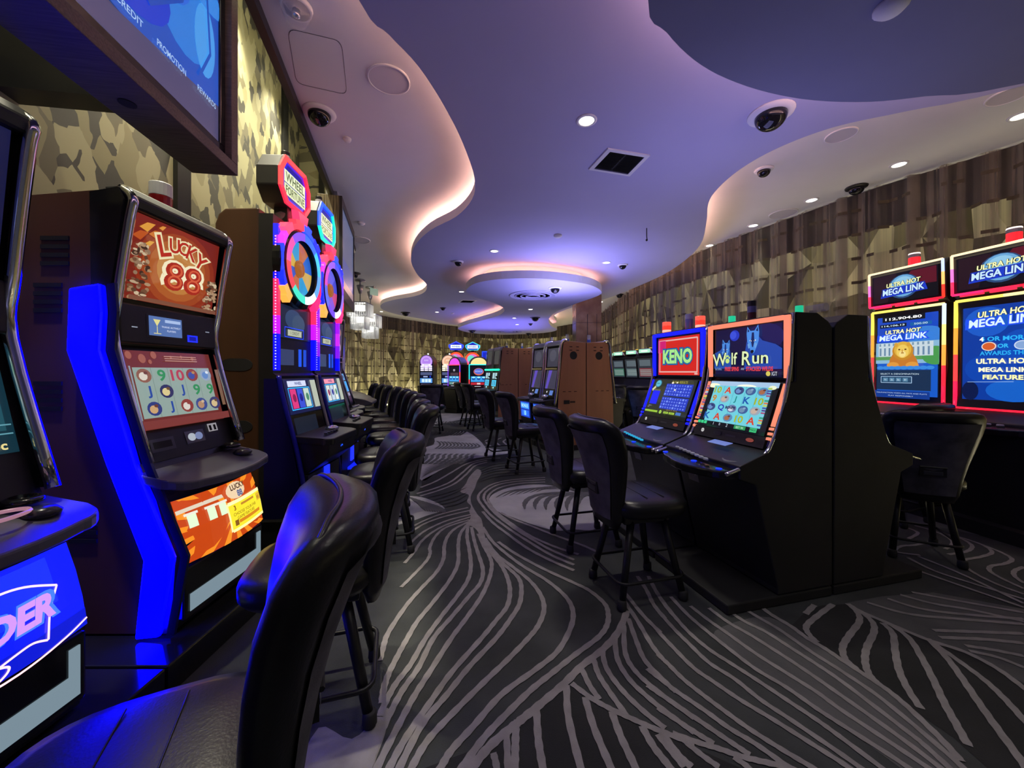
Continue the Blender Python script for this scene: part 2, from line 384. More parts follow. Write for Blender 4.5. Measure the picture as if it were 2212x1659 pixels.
for s_ in ([(60,1290),(55,1450),(50,1659),(55,2000)], [(245,1140),(260,1400),(300,1659),(360,2000)], [(515,920),(530,1200),(640,1659),(740,2000)], [(680,1030),(760,1300),(910,1659),(1050,2000)], [(920,1160),(1000,1380),(1130,1659),(1260,2000)],
           [(1190,1290),(1300,1480),(1440,1659),(1600,1900)], [(1370,1350),(1520,1550),(1640,1659)]):
    stroke(mapB, s_, .026)
for s_ in ([(1270,1530),(1300,1659),(1320,1900)], [(1390,1370),(1400,1659),(1400,1900)]): stroke(mapA, s_, .022)
for s_ in ([(0,560),(100,650),(250,800),(450,960),(650,1110),(900,1290),(1200,1480),(1500,1659),(1800,1850)], [(0,330),(150,490),(350,690),(550,830),(800,1000),(1100,1180),(1450,1400),(1798,1620),(2100,1830)],
           [(0,130),(150,300),(300,450),(500,640),(750,800),(1000,1000),(1300,1200),(1798,1540),(2200,1830)], [(20,0),(150,170),(300,340),(500,510),(700,640),(950,800),(1250,1000),(1550,1200),(1798,1380),(2400,1830)],
           [(130,0),(300,180),(500,350),(700,510),(950,700),(1250,880),(1550,1090),(1798,1250),(2300,1570),(2700,1850)], [(320,90),(500,230),(700,370),(950,550),(1250,740),(1550,930),(1798,1110),(2400,1510),(2900,1850)],
           [(500,110),(690,250),(900,370),(1200,560),(1500,760),(1798,970),(2400,1400),(2950,1820)], [(620,80),(830,230),(1050,340),(1300,500),(1550,660),(1798,830),(2400,1290),(2600,1450),(2960,1780)], [(800,90),(980,200),(1200,330),(1500,540),(1798,730),(2200,1010),(2900,1600),(3000,1720)],
           [(-100,700),(0,780),(200,930),(450,1100),(700,1280),(950,1430),(1250,1640),(1500,1800)], [(-100,860),(0,930),(250,1100),(500,1270),(750,1440),(900,1540)], [(0,1080),(200,1210),(400,1340),(550,1430)],
           [(150,1330),(400,1420),(600,1480),(800,1550),(1000,1600),(1250,1659),(1500,1750)], [(0,1340),(130,1500),(260,1659)], [(260,1400),(430,1540),(600,1659)], [(740,1560),(880,1659),(1000,1800)]):
    stroke(mapE, s_, .022)
stroke(mapE, [(1000,90),(1100,170),(1300,290),(1450,400),(1620,500),(1798,620),(2060,790),(2250,920),(2450,1090),(2750,1380),(2950,1600)], .026)
for s_ in ([(70,390),(0,460)], [(215,385),(100,470),(10,550),(20,610),(90,680)], [(330,380),(405,450),(420,520),(340,630),(290,720),(310,810),(400,890)], [(430,440),(520,520),(535,600),(480,720),(465,820),(490,920),(560,1000)],
           [(600,530),(680,610),(700,750),(730,900),(800,1050),(900,1200)], [(640,530),(800,640),(900,790),(1000,980),(1080,1150),(1180,1330),(1270,1490)], [(950,650),(1100,800),(1220,960),(1350,1150),(1500,1360),(1706,1640),(1800,1800)],
           [(1000,690),(1200,830),(1400,980),(1550,1120),(1706,1290),(1900,1500)], [(330,380),(430,440),(650,535),(950,660),(1250,760),(1500,890),(1706,1040),(2000,1260)]):
    stroke(mapF, s_, .026)
for s_ in ([(740,310),(1000,380),(1300,430),(1706,520)], [(830,290),(1200,360),(1706,450)], [(480,370),(800,460),(1200,500),(1706,540)], [(1000,590),(1300,600),(1706,615)], [(1050,645),(1400,660),(1706,690)], [(1250,710),(1450,740),(1706,790)], [(1280,750),(1500,800),(1706,880)],
           [(800,20),(1000,120),(1300,220),(1706,345)], [(880,10),(1200,140),(1706,380)], [(820,100),(1100,200),(1706,410)], [(640,340),(900,420),(1250,465),(1706,500)]):
    stroke(mapF, s_, .022)
for s_ in ([(360,480),(490,545),(370,620)], [(520,830),(230,790),(215,745),(300,710),(450,700),(680,650)], [(450,450),(700,520),(900,620),(930,690),(840,750)], [(700,530),(1000,600),(1170,690),(1170,750),(1080,790),(880,820)],
           [(1000,590),(1300,690),(1440,790),(1300,850),(1090,890),(1065,940),(1200,1050),(1500,1200),(1849,1330)], [(1300,690),(1550,790),(1695,880),(1600,940),(1430,970),(1410,1030),(1550,1120),(1849,1260)], [(1849,980),(1730,1030),(1730,1100),(1849,1190)]):
    stroke(mapH, s_, .022)
# finer ripples nearer the node and beyond
for s_ in ([(285,305),(420,250),(560,170),(680,100),(800,62),(900,45),(1000,40)], [(250,360),(420,310),(560,250),(660,170),(760,90),(880,62)], [(280,382),(450,330),(590,270),(690,190),(770,112),(880,78)]): stroke(mapC, s_, .030)
for s_ in ([(330,400),(500,360),(650,310)], [(380,425),(540,375),(700,305)], [(410,445),(560,405),(700,350)], [(450,465),(600,425),(705,370)], [(490,485),(620,455),(705,410)]): stroke(mapC, s_, .02, 'carpet_dark', .0045, 1)
for s_ in ([(830,200),(960,160),(1150,152),(1380,147)], [(810,240),(930,192),(1120,172),(1380,166)], [(800,262),(930,215),(1120,194),(1380,184)], [(805,150),(900,110),(1000,90),(1200,80)], [(815,170),(910,130),(1020,112),(1300,105)], [(820,185),(930,146),(1060,130),(1340,128)]): stroke(mapC, s_, .03, 'carpet_dark', .0045, 1)
for k in range(7): stroke(mapC, [(960+60*k,395-8*k),(1060+60*k,345-6*k),(1200+60*k,320-5*k),(1400+50*k,322)], .025, 'carpet_mid', .0045, 1)
for k in range(6): stroke(mapC, [(1220+95*k,500+4*k),(1215+95*k,455),(1260+95*k,400-3*k),(1380+95*k,362),(1560+90*k,345)], .05, 'carpet_mid', .0045, 1)
for k in range(9): stroke(mapC, [(170+32*k,385+10*k),(260+28*k,440+8*k),(330+22*k,520+2*k)], .03, 'carpet_mid', .0045, 1)
for k in range(10): stroke(mapD, [(400+44*k,272+4*k),(470+45*k,292+3*k),(530+46*k,330+k),(528+44*k,362),(480+42*k,396)], .05, 'carpet_dark', .0045)
for k in range(11): stroke(mapD, [(560+45*k,195),(530+45*k,212),(560+45*k,235)], .05, 'carpet_mid', .0045, 1)
for k in range(4): stroke(mapD, [(340+38*k,440-4*k),(400+30*k,450),(420+22*k,500),(350+20*k,545)], .05, 'carpet_dark', .0045, 1)
for k in range(12): stroke(mapD, [(545+50*k,478+3*k),(580+50*k,500+3*k),(592+50*k,530+2*k),(560+48*k,560+k),(520+46*k,585)], .035, 'carpet_mid', .0045)
for k in range(9): stroke(mapD, [(440+80*k,655),(400+80*k,680),(395+80*k,715),(350+74*k,760),(300+70*k,800)], .05, 'carpet_mid', .0045)
for k in range(6): stroke(mapD, [(1060+26*k,400+22*k),(1130+26*k,375+20*k),(1230+24*k,365+16*k),(1300+20*k,360+14*k)], .05, 'carpet_dark', .0045, 1)
fpoly(mapD, [(1150,440),(1300,415),(1540,425),(1540,520),(1350,560),(1240,530)], 'carpet_dark', .0017)
for s_ in ([(1300,430),(1230,480),(1290,540),(1370,550)], [(1450,430),(1370,470),(1420,530),(1480,540)], [(1540,440),(1480,480),(1530,530)]): stroke(mapD, s_, .035)
for k in range(9): stroke(mapD, [(330+10*k,990-26*k),(480+40*k,905-24*k),(700+55*k,830-19*k)], .03, 'carpet_mid', .0045, 1)
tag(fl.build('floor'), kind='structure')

# ------------------------------------------------------------------ ceilings
ZU, ZC, ZD, ZR = 3.30, 3.06, 2.78, 2.80
SL = lambda Y: -.849-.281*Y          # edge of the light slot along the left wall
WL = lambda Y: -1.72-.285*Y          # left wall
ce = MB()
ce.slab([(SL(-4),-4),(7.5,-4),(7.5,21),(-9,21),(-9,6.4),(SL(6.4),6.4)], ZU, ZU+.06, 'ceiling_white')
tag(ce.build('ceiling'), kind='structure')
def cloud(name, out, z, t, zu, inset, led_col, led, key='ceiling_blue'):
    """a dropped ceiling panel with a set-back riser and a warm lamp strip lying behind its lip"""
    m = MB(); P = [Vector(p) for p in out]
    m.slab([(p.x, p.y) for p in P], z, z+t, key, 'ceiling_white')
    N = []
    for i, p in enumerate(P):
        d = (P[(i+1) % len(P)]-P[i-1]).normalized(); N.append(Vector((-d.y, d.x)))
    area = sum(P[i-1].x*P[i].y-P[i].x*P[i-1].y for i in range(len(P)))
    sg = 1 if area > 0 else -1
    ins = [p+n*inset*sg for p, n in zip(P, N)]
    m.grid([[(p.x, p.y, z+t) for p in ins], [(p.x, p.y, zu+.01) for p in ins]], 'ceiling_white', cu=True)
    o = tag(m.build(name), kind='structure')
    s = MB(); a = [p+n*(inset*.55)*sg for p, n in zip(P, N)]; b = [p+n*(inset*.55+.03)*sg for p, n in zip(P, N)]
    s.grid([[(p.x, p.y, z+t+.012) for p in a], [(p.x, p.y, z+t+.012) for p in b]], '#%s*%s' % (led_col, led), cu=True)
    s.build('cove_lamp', o)
    return o
def outl(px, z, n=5, extra=()):
    return cat_rom([Vector(CE(x, y, z)) for x, y in px] + [Vector(p) for p in extra], n, True)
cen = [(775,0),(840,75),(905,145),(960,230),(1000,310),(1025,385),(1020,430),(985,468),(930,497),(897,530),(888,565),(903,595),(921,614),(918,630),(895,640),(850,648),(824,657),(827,669),(862,680),(925,691),(990,702)]
cenr = [(1186,700),(1196,682),(1236,664),(1300,648),(1345,632),(1420,600),(1470,570),(1512,530),(1526,480),(1530,440),(1550,408),(1600,365),(1680,320),(1800,275),(1960,240),(2212,185)]
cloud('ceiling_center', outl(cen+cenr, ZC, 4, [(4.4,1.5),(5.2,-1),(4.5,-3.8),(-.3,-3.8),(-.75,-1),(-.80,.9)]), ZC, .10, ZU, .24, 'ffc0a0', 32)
dsk = [(1007,627),(1025,613),(1061,605),(1109,601.5),(1171,602),(1233,608),(1275,616),(1297,627),(1297,636),(1275,645.5),(1233,660),(1197,677),(1185,691),(1190,704),(1203,713),(1171,719.5),(1088,723),(1025,720),(991,712),(1002,703),(1067,685),(1087,675),(1088,666),(1073,657),(1046,648),(1016,637)]
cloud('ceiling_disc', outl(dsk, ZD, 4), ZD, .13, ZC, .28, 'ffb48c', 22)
upr = [(1400,0),(1440,70),(1500,130),(1570,170),(1660,200),(1760,217),(1880,220),(2000,208),(2212,180)]
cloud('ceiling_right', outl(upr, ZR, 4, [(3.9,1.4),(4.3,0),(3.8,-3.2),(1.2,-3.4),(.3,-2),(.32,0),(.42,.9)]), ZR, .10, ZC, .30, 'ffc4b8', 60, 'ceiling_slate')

# ------------------------------------------------------------------ left wall with light slot above
lw = MB()
lw.grid([[(WL(y), y, z) for y in (-4, 6.4)] for z in (0, 5.4)], 'wallpaper')
lw.grid([[(WL(6.4), 6.4, z), (SL(6.4), 6.4, z)] for z in (ZU, 5.4)], 'wallpaper_end'); lw.grid([[(WL(6.4), 6.4, z), (WL(6.4)-.15, 6.4, z)] for z in (0, ZU)], 'black_satin')
tag(lw.build('wall_left'), kind='structure')
sl = MB()
sl.grid([[(SL(y), y, z) for y in (-4, 6.4)] for z in (ZU-.02, 5.4)], 'ceiling_white')
sl.grid([[(SL(y), y, 5.4) for y in (-4, 6.4)], [(WL(y), y, 5.4) for y in (-4, 6.4)]], 'black_matt')
tag(sl.build('ceiling_slot'), kind='structure')
tr = MB(); tr.box(0, 0, 0, 1, 1, 1, 'black_satin')
tr = MB(); tr.loft([[(SL(y), y, ZU-.07), (SL(y)+.05, y, ZU-.07), (SL(y)+.05, y, ZU+.0), (SL(y), y, ZU)] for y in (-4, 6.4)], 'black_satin')
tag(tr.build('trim_1'), kind='structure')
m = MB(); m.box(-3.20, 6.36, ZU, -3.12, 6.4, 5.4, 'black_satin'); tag(m.build('trim_6'), kind='structure')
for i, Y in enumerate((2.93, 5.5, 0.3)):        # dark posts between the wallpaper panels
    m = MB(); x = WL(Y); m.box(x, Y-.05, 0, x+.05, Y+.07, 5.4, 'black_satin'); tag(m.build('trim_%d' % (i+2)), kind='structure')
# lamps washing the wallpaper from the slot
for Y in (1.2, 2.6, 4.0, 5.2):
    x = WL(Y)+.28
    t = thing('wall_washer', {1.2: 'wall washer lamp in the ceiling slot above the big framed screen', 2.6: 'wall washer lamp in the ceiling slot behind the nearer wheel machine', 4.0: 'wall washer lamp in the ceiling slot behind the further wheel machine', 5.2: 'wall washer lamp at the far end of the ceiling slot'}[Y], 'lamp', (x, Y, 5.4), 0, 'lamps in the wall slot')
    m = MB(); m.lathe([(.05, 0), (.05, -.16), (.045, -.16)], 'black_satin', n=14); m.build('body', t)
    m = MB(); m.lathe([(.044, -.162), (.001, -.163)], '#fff6d8*12', n=14); m.build('lens', t)
    lamp('wall_washer_light', 'SPOT', (x, Y, 5.2), 400, (1, .93, .70), .06, (0, math.radians(-9), 0), 100, .9)

# ------------------------------------------------------------------ curved wall of faceted panels behind sheer curtains
path_r = [(7.2,-3.6),(6.6,-1.2),(5.9,1.0),(4.55,3.38),(4.04,4.20),(3.66,5.11),(3.22,6.30),(2.90,8.06),(2.95,9.95),(3.06,13.0),(2.9,15.4),(2.0,17.4),(.8,18.3),(-.8,18.2),(-2.47,17.3),(-3.9,15.4),(-5.0,13.5),(-5.9,11.4),(-7.5,9.5)]
def along(pts, n):
    P = cat_rom([Vector(p) for p in pts], n); s = [0]
    for a, b in zip(P, P[1:]): s.append(s[-1]+(b-a).length)
    return P, s
P, S = along(path_r, 8)
def wallgrid(name, i0, i1):
    m = MB(); rr = random.Random(i0+5); Q = [P[i] for i in range(i0, i1)]; L = [0]
    for a, b in zip(Q, Q[1:]): L.append(L[-1]+(b-a).length)
    def pt(s, z, out):
        s = max(0, min(L[-1]-1e-4, s)); j = 0
        while j < len(L)-2 and L[j+1] < s: j += 1
        p = Q[j].lerp(Q[j+1], (s-L[j])/max(1e-6, L[j+1]-L[j])); d = (Q[j+1]-Q[j]).normalized()
        return (p.x-d.y*out, p.y+d.x*out, z)
    nc = int(L[-1]/.30); nr = 6; G = {}
    for c in range(nc+1):
        for r in range(nr+1):
            odd = (c+r) % 2
            G[c, r] = pt(c*L[-1]/nc+rr.uniform(-.05, .05)*(0 < c < nc), (r+(rr.uniform(-.18, .18) if 0 < r < nr else 0))*ZU/nr, .07 if odd else 0)
    keys = ['facet_a', 'facet_b', 'facet_c', 'facet_d']
    for c in range(nc):
        for r in range(nr):
            a, b, d, e = G[c, r], G[c+1, r], G[c+1, r+1], G[c, r+1]
            t2 = ((a, b, d), (a, d, e)) if (c+r) % 2 else ((a, b, e), (b, d, e))
            for q in t2: m.face(q, rr.choice(keys))
    return tag(m.build(name), kind='structure')
half = 9*8
def outward(off):
    Q = []
    for i, p in enumerate(P):
        d = (P[min(i+1, len(P)-1)]-P[max(i-1, 0)]).normalized(); Q.append(p+Vector((d.y, -d.x))*off)
    return Q
Pw = P; Pl_ = outward(.12); Pq = outward(.16); P = outward(.75)
m = MB(); m.grid([[(p.x, p.y, .03) for p in Pl_], [(q.x, q.y, .03) for q in Pq]], '#fff0c4*100'); tag(m.build('wall_light_strip'), 'strip lamp on the floor behind the sheer curtain, washing the faceted wall', 'lamp')
wallgrid('wall_right', 0, half+1); wallgrid('wall_back', half, len(P)); P = Pw
Pv = outward(.06); m = MB(); m.grid([[(p.x, p.y, z) for p in Pv] for z in (ZU-.46, ZU)], '@0c0b0a/.6'); tag(m.build('trim_5'), kind='structure')
def curtain(name, label, i0, i1):
    m = MB(); m.uv = []; pts = []; L0, L1 = S[i0], S[i1]; n = int((L1-L0)*28)
    j = i0
    for k in range(n+1):
        s = L0+(L1-L0)*k/n
        while j < i1-1 and S[j+1] < s: j += 1
        t = (s-S[j])/(S[j+1]-S[j]); p = Pw[j].lerp(Pw[j+1], t); d = (Pw[j+1]-Pw[j]).normalized(); q = Vector((d.y, -d.x))
        f = .035*math.sin(s*21+1.3*math.sin(s*3.1))+.012*math.sin(s*53)
        pts.append((p+q*f, s))
    rows = []
    for z in (.03, ZU-.01):
        rows.append([(p.x, p.y, z) for p, s in pts]); m.uv += [(s, z) for p, s in pts]
    m.grid(rows, 'gauze')
    o = tag(m.build(name, smooth=True), label, 'curtain', 'sheer curtains round the room')
    hd = MB()                                     # dark woven bands running across the folds
    z = .35; r = 0
    while z < 3.2:
        k = 0
        while k < len(pts)-2:
            rr = random.random()
            ln = 1 if rr < .5 else 2
            if rr > .38: 
                q = [pts[k+a][0] for a in range(ln+1)]
                hh = .017
                hd.grid([[(p.x-.004*(1 if i0 < half else 0), p.y-.004, z-hh) for p in q], [(p.x-.004*(1 if i0 < half else 0), p.y-.004, z+hh) for p in q]], '@4c4430/.7')
            k += ln+(1 if rr > .6 else 0)
        z += .275; r += 1
    hd.build('woven_band', o)
    return o
curtain('sheer_curtain', 'long brown sheer curtain over the curved right wall behind the tall neon framed machines', 0, half)
curtain('sheer_curtain', 'brown sheer curtain on the curved back wall behind the far machines', half, len(P)-1)

# ------------------------------------------------------------------ stone clad pillar
pl = MB(); pl.box(1.50, 9.0, 0, 2.10, 9.55, ZC, 'marble')
o = pl.build('pillar', bevel=.01); tag(o, 'square brown marble pillar rising behind the orange wood cabinet', 'pillar')
m = MB()
for zz in (.6, 1.2, 1.8, 2.4):
    m.box(1.497, 8.997, zz-.004, 2.103, 9.553, zz+.004, '@24140a/.4')
m.box(1.76, 8.995, 1.85, 1.775, 9.0, 2.6, '@160c06/.5'); m.box(1.98, 8.995, 1.85, 1.99, 9.0, 2.6, '@160c06/.5')
m.build('joint', o)
# ------------------------------------------------------------------ ceiling fittings
def downlight(px, py, z, label, power=0, size=.055, spot=85):
    x, y = CE(px, py, z)
    t = thing('downlight', label, 'light', (x, y, z), 0, 'recessed downlights')
    m = MB(); m.lathe([(size*1.35, 0), (size*1.35, -.004), (size, -.008), (size, 0)], 'ceiling_white', n=24); m.build('trim_ring', t, smooth=True)
    m = MB(); m.lathe([(size*.98, -.002), (.001, -.0055)], '#fff8ea*10', n=24); m.build('lens', t)
    if power: lamp('downlight_beam', 'SPOT', (x, y, z-.03), power, (1, .92, .80), .10, (0, 0, 0), spot, .8)
    return t
dl = [(1267,260,ZC,'large bright downlight in front of the square air vent',75), (1942,355,ZU,'downlight on the right ceiling above the neon framed machines',60), (1753,432,ZU,'downlight over the curtain beside the grey round speaker',60),
      (1627,487,ZU,'downlight over the curtain, left of the grey round speaker',60), (1533,530,ZU,'downlight over the curtain where the wavy ceiling edge comes close',60), (2205,250,ZU,'downlight at the right edge of the photo above the curtain',60),
      (1068,542,ZC,'downlight in front of the round dropped disc, towards its left',60), (1310,567,ZC,'downlight at the right end of the warm glowing disc',60), (997,630,ZC,'downlight at the left tip of the round dropped disc',50),
      (944,674,ZC,'downlight above the far curtain beside a tiny camera',40), (824,673,ZU,'downlight on the white ceiling beside the crystal chandeliers',40), (1146,668,ZD,'downlight just behind the ringed air diffuser',50),
      (1111,687,ZD,'leftmost small downlight on the tail of the disc',0), (1117,701,ZD,'small downlight on the disc tail just above the far diffuser',50), (1316,640,ZU,'downlight on the ceiling right of the marble pillar',40), (1298,652,ZU,'downlight tight against the top of the marble pillar',0)]
for px, py, z, lb, p in dl: downlight(px, py, z, lb, p, spot=52 if z == ZU and px > 1500 else 85)
m = MB()
def dome_cam(px, py, z, label, r=.075, body='white'):
    x, y = CE(px, py, z)
    t = thing('dome_camera', label, 'security camera', (x, y, z), 0, 'dome cameras on the ceiling')
    m = MB(); m.lathe([(r*1.45, 0), (r*1.4, -.012), (r*1.02, -.02), (r, -.02)], 'ceiling_white' if body == 'white' else 'black_satin', n=26); m.build('mount_ring', t, smooth=True)
    m = MB(); m.lathe([(r, -.018)]+[(r*math.cos(a), -.02-r*.95*math.sin(a)) for a in (.2,.4,.6,.8,1.0,1.2,1.4)]+[(.002, -.02-r*.95)], 'dome_black', n=26); m.build('dome', t, smooth=True)
for a in [(690,243,ZU,'black dome camera in a white ring beside the big round speaker',.085), (1665,245,ZC,'largest dome camera, under the edge of the dark right panel',.10), (1650,366,ZU,'white ringed dome camera right of the square air vent',.06), (1850,404,ZU,'black dome camera right at the top of the curtain',.07,'black'),
          (765,590,ZU,'black dome camera beside the hanging display',.09,'black'), (990,565,ZC,'small dome camera left of the glowing disc',.06), (1199,622,ZD,'dome camera on the underside of the disc',.085), (1345,572,ZC,'small dome camera right of the glowing disc',.06), (1338,636,ZU,'dark dome camera on the ceiling near the pillar',.08,'black'),
          (876,675,ZU-.24,'dome camera at the rim of the left ceiling lobe',.10,'black'), (957,665,ZC,'tiny dome camera beside the small air grille',.06,'black'), (1156,686,ZD,'larger dome camera on the tail of the disc',.10,'black'), (1146,699,ZD,'tiny dome camera on the tail of the disc',.05,'black'),
          (1020,714,ZD,'dome camera at the left end of the disc tail',.10,'black'), (1142,720,ZD,'dome camera at the far rim of the disc tail',.09,'black')]:
    dome_cam(*a)
def speaker(px, py, z, label, r=.145):
    x, y = CE(px, py, z)
    t = thing('ceiling_speaker', label, 'speaker', (x, y, z), 0, 'round ceiling speakers')
    m = MB(); m.lathe([(r, 0), (r, -.008), (r*.93, -.012), (r*.92, -.006)], 'ceiling_white', n=36); m.build('rim', t, smooth=True)
    m = MB(); m.lathe([(r*.925, -.006), (.002, -.0065)], '@d0ccd0/.8', n=36); m.build('grille', t)
speaker(840,172,ZU,'round white speaker on the left ceiling by the access panel'); speaker(778,518,ZU,'round speaker on the left ceiling beside the hanging display', .15)
speaker(1692,461,ZU,'grey round speaker on the right ceiling over the curtain', .16); speaker(1817,291,ZU,'round white speaker by the wavy edge of the right ceiling', .115); speaker(2180,205,ZU,'faint round speaker at the top right near the dark panel', .12)
def detector(px, py, z, label, r=.05):
    x, y = CE(px, py, z)
    m = MB(); m.lathe([(r, 0), (r, -.012), (r*.7, -.03), (.002, -.034)], 'ceiling_white', c=(0,0,0), n=20)
    o = m.build('smoke_detector', smooth=True); o.location = (x, y, z); tag(o, label, 'smoke detector', 'smoke detectors')
detector(750,299,ZU,'small round detector below the black dome camera on the left',.035); detector(780,481,ZU,'small round detector behind the left ceiling speaker',.05); detector(1205,508,ZC,'faint detector in front of the glowing disc',.055); detector(978,676,ZC,'small detector beside the far glowing cove',.05); detector(1925,12,ZR,'round detector on the dark panel at the top of the photo',.06)
m = MB(); x, y = CE(640,14,ZU)
t = thing('emergency_light', 'clear plastic dome fitting on the ceiling at the top left', 'light', (x, y, ZU))
m.lathe([(.085,0),(.08,-.02),(.07,-.02)], 'ceiling_white', n=24); m.build('base', t, smooth=True)
m = MB(); m.lathe([(.07,-.02),(.07,-.05),(.05,-.09),(.002,-.1)], 'clear_plastic', n=24); m.build('cover', t, smooth=True)
m = MB(); m.lathe([(.02,-.02),(.02,-.06),(.002,-.065)], 'chrome', n=12); m.build('bulb', t, smooth=True)
# access hatch: thin shadow gap line in the left ceiling
m = MB(); c = [CE(620,60,ZU), CE(738,88,ZU), CE(750,205,ZU), CE(640,180,ZU)]
q = cat_rom([Vector((*p, ZU-.001)) for p in c], 1, True)
cc = sum((Vector((*p, ZU)) for p in c), Vector())/4
def rounded(c, k=.16, n=5):
    out = []; V = [Vector((*p, 0)) for p in c]
    for i, p in enumerate(V):
        a = p.lerp(V[i-1], k); b = p.lerp(V[(i+1) % 4], k)
        for j in range(n+1):
            t_ = j/n; out.append(a*(1-t_)**2+p*2*t_*(1-t_)+b*t_*t_)
    return out
R0 = rounded(c); cen0 = sum(R0, Vector())/len(R0)
m = MB(); m.grid([[(p.x, p.y, ZU-.0015) for p in R0], [(cen0.x+(p.x-cen0.x)*.985, cen0.y+(p.y-cen0.y)*.985, ZU-.0015) for p in R0]], '@1c1b1e/.9', cu=True)
tag(m.build('access_hatch'), 'access hatch with rounded corners in the left ceiling', 'hatch')
def vent(px4, z, label):
    c = [CE(*p, z) for p in px4]; V = [Vector((*p, z-.012)) for p in c]; ctr = sum(V, Vector())/4
    t = thing('air_vent', label, 'vent', (ctr.x, ctr.y, z), 0, 'air vents')
    L = [v-Vector((ctr.x, ctr.y, z)) for v in V]; O = [v*1.22+Vector((0,0,.004)) for v in L]; top = [Vector((v.x*1.22, v.y*1.22, 0)) for v in L]
    m = MB(); m.grid([top, O, L], 'ceiling_white', cu=True); m.build('frame', t)
    m = MB(); n = 15
    for h in range(2):
        for k in range(n):
            a0 = (h+.04)/2; a1 = (h+.96)/2; b = (k+.1)/n; b2 = (k+.62)/n
            P_ = lambda a, b: L[0].lerp(L[1], a).lerp(L[3].lerp(L[2], a), b)
            m.face([P_(a0,b), P_(a1,b), P_(a1,b2)+Vector((0,0,.008)), P_(a0,b2)+Vector((0,0,.008))], '@15130f/.6')
    m.build('slats', t)
    m = MB(); m.face([v+Vector((0,0,.010)) for v in L], 'black_matt'); m.build('backing', t)
vent([(1318,325),(1392,337),(1356,374),(1283,362)], ZC, 'square dark air vent with a centre bar in the blue ceiling')
vent([(1000,648),(1027,649),(1019,653),(993,652.5)], ZC, 'small air grille on the far blue ceiling beside the disc')
def diffuser(px, py, z, r, label):
    x, y = CE(px, py, z)
    t = thing('ring_diffuser', label, 'vent', (x, y, z), 0, 'ringed air diffusers')
    for k in range(4):
        a = r*(1-.23*k); m = MB(); m.lathe([(a, -.002), (a*.985, -.012-.006*k), (a*.93, -.016-.006*k), (a*.92, -.004)], 'ceiling_blue', n=36); m.build('ring', t, smooth=True)
    m = MB(); m.lathe([(r*.98, -.001), (.002, -.0012)], 'black_matt', n=36); m.build('backing', t)
diffuser(1151,638,ZD,.48,'larger ringed air diffuser under the disc'); diffuser(1098,716,ZD,.55,'far ringed air diffuser on the disc tail')
m = MB(); x, y = CE(1397,493,ZC)
m.tube([(0,0,0),(0,0,-.10),(.004,0,-.14)], .006, 'black_satin', 8); m.lathe([(.012,-.14),(.014,-.155),(.002,-.165)], 'black_satin', n=10)
o = m.build('ceiling_microphone', smooth=True); o.location = (x, y, ZC); tag(o, 'thin black hanging microphone on the blue ceiling', 'microphone')

# ------------------------------------------------------------------ chandeliers
def chandelier(px, ytop, ybot, Y, wd, label):
    x = at(px, Y); zt = H+(HZ-ytop)/F*Y; zb = H+(HZ-ybot)/F*Y
    t = thing('chandelier', label, 'chandelier', (x, Y, ZU), 0, 'crystal chandeliers')
    m = MB(); m.lathe([(.11,0),(.11,-.03),(.02,-.04),(.015,-.10),(.08,-.12),(.03,-.30),(.012,-.31),(.012,zt-ZU)], 'silver', n=16); m.build('stem', t, smooth=True)
    m = MB(); m.box(-wd,-wd,zt-ZU-.02,wd,wd,zt-ZU,'chrome'); m.build('frame', t)
    for k, (s_, z0, z1) in enumerate(((1, zt-ZU, (zt*.45+zb*.55)-ZU), (.72, (zt*.55+zb*.45)-ZU, zb-ZU))):
        m = MB(); n = 9
        for i in range(n):
            for j in range(n):
                if 0 < i < n-1 and 0 < j < n-1: continue
                a = wd*s_; px_, py_ = -a+2*a*i/(n-1), -a+2*a*j/(n-1)
                m.box(px_-.013, py_-.013, z1, px_+.013, py_+.013, z0-.02, 'crystal')
        m.build('crystal_tier', t)
        m = MB(); zz = z1+.16; m.lathe([(wd*s_*.5, zz-ZU*0), (wd*s_*.5, zz+.12), (.002, zz+.12)], '#fffdf4*3', n=12); m.build('bulb', t)
    lamp('chandelier_light', 'POINT', (x, Y, zb+.25), 18, (1, .95, .85), .15)
chandelier(778,655,712,8.6,.21,'crystal chandelier nearer the hanging display'); chandelier(800,680,731,9.3,.20,'lower crystal chandelier in front of the far curtain')
m = MB(); x, y = CE(808,618,ZU)
m.box(-.10,-.012,-.22,.10,.012,-.06,'#c8e8d0*.35'); m.box(-.02,-.02,-.04,.02,.02,0,'silver')
o = m.build('exit_sign'); o.location = (x, y, ZU); o.rotation_euler = (0,0,.9); tag(o, 'small hanging exit sign on the left ceiling before the far cove', 'sign')

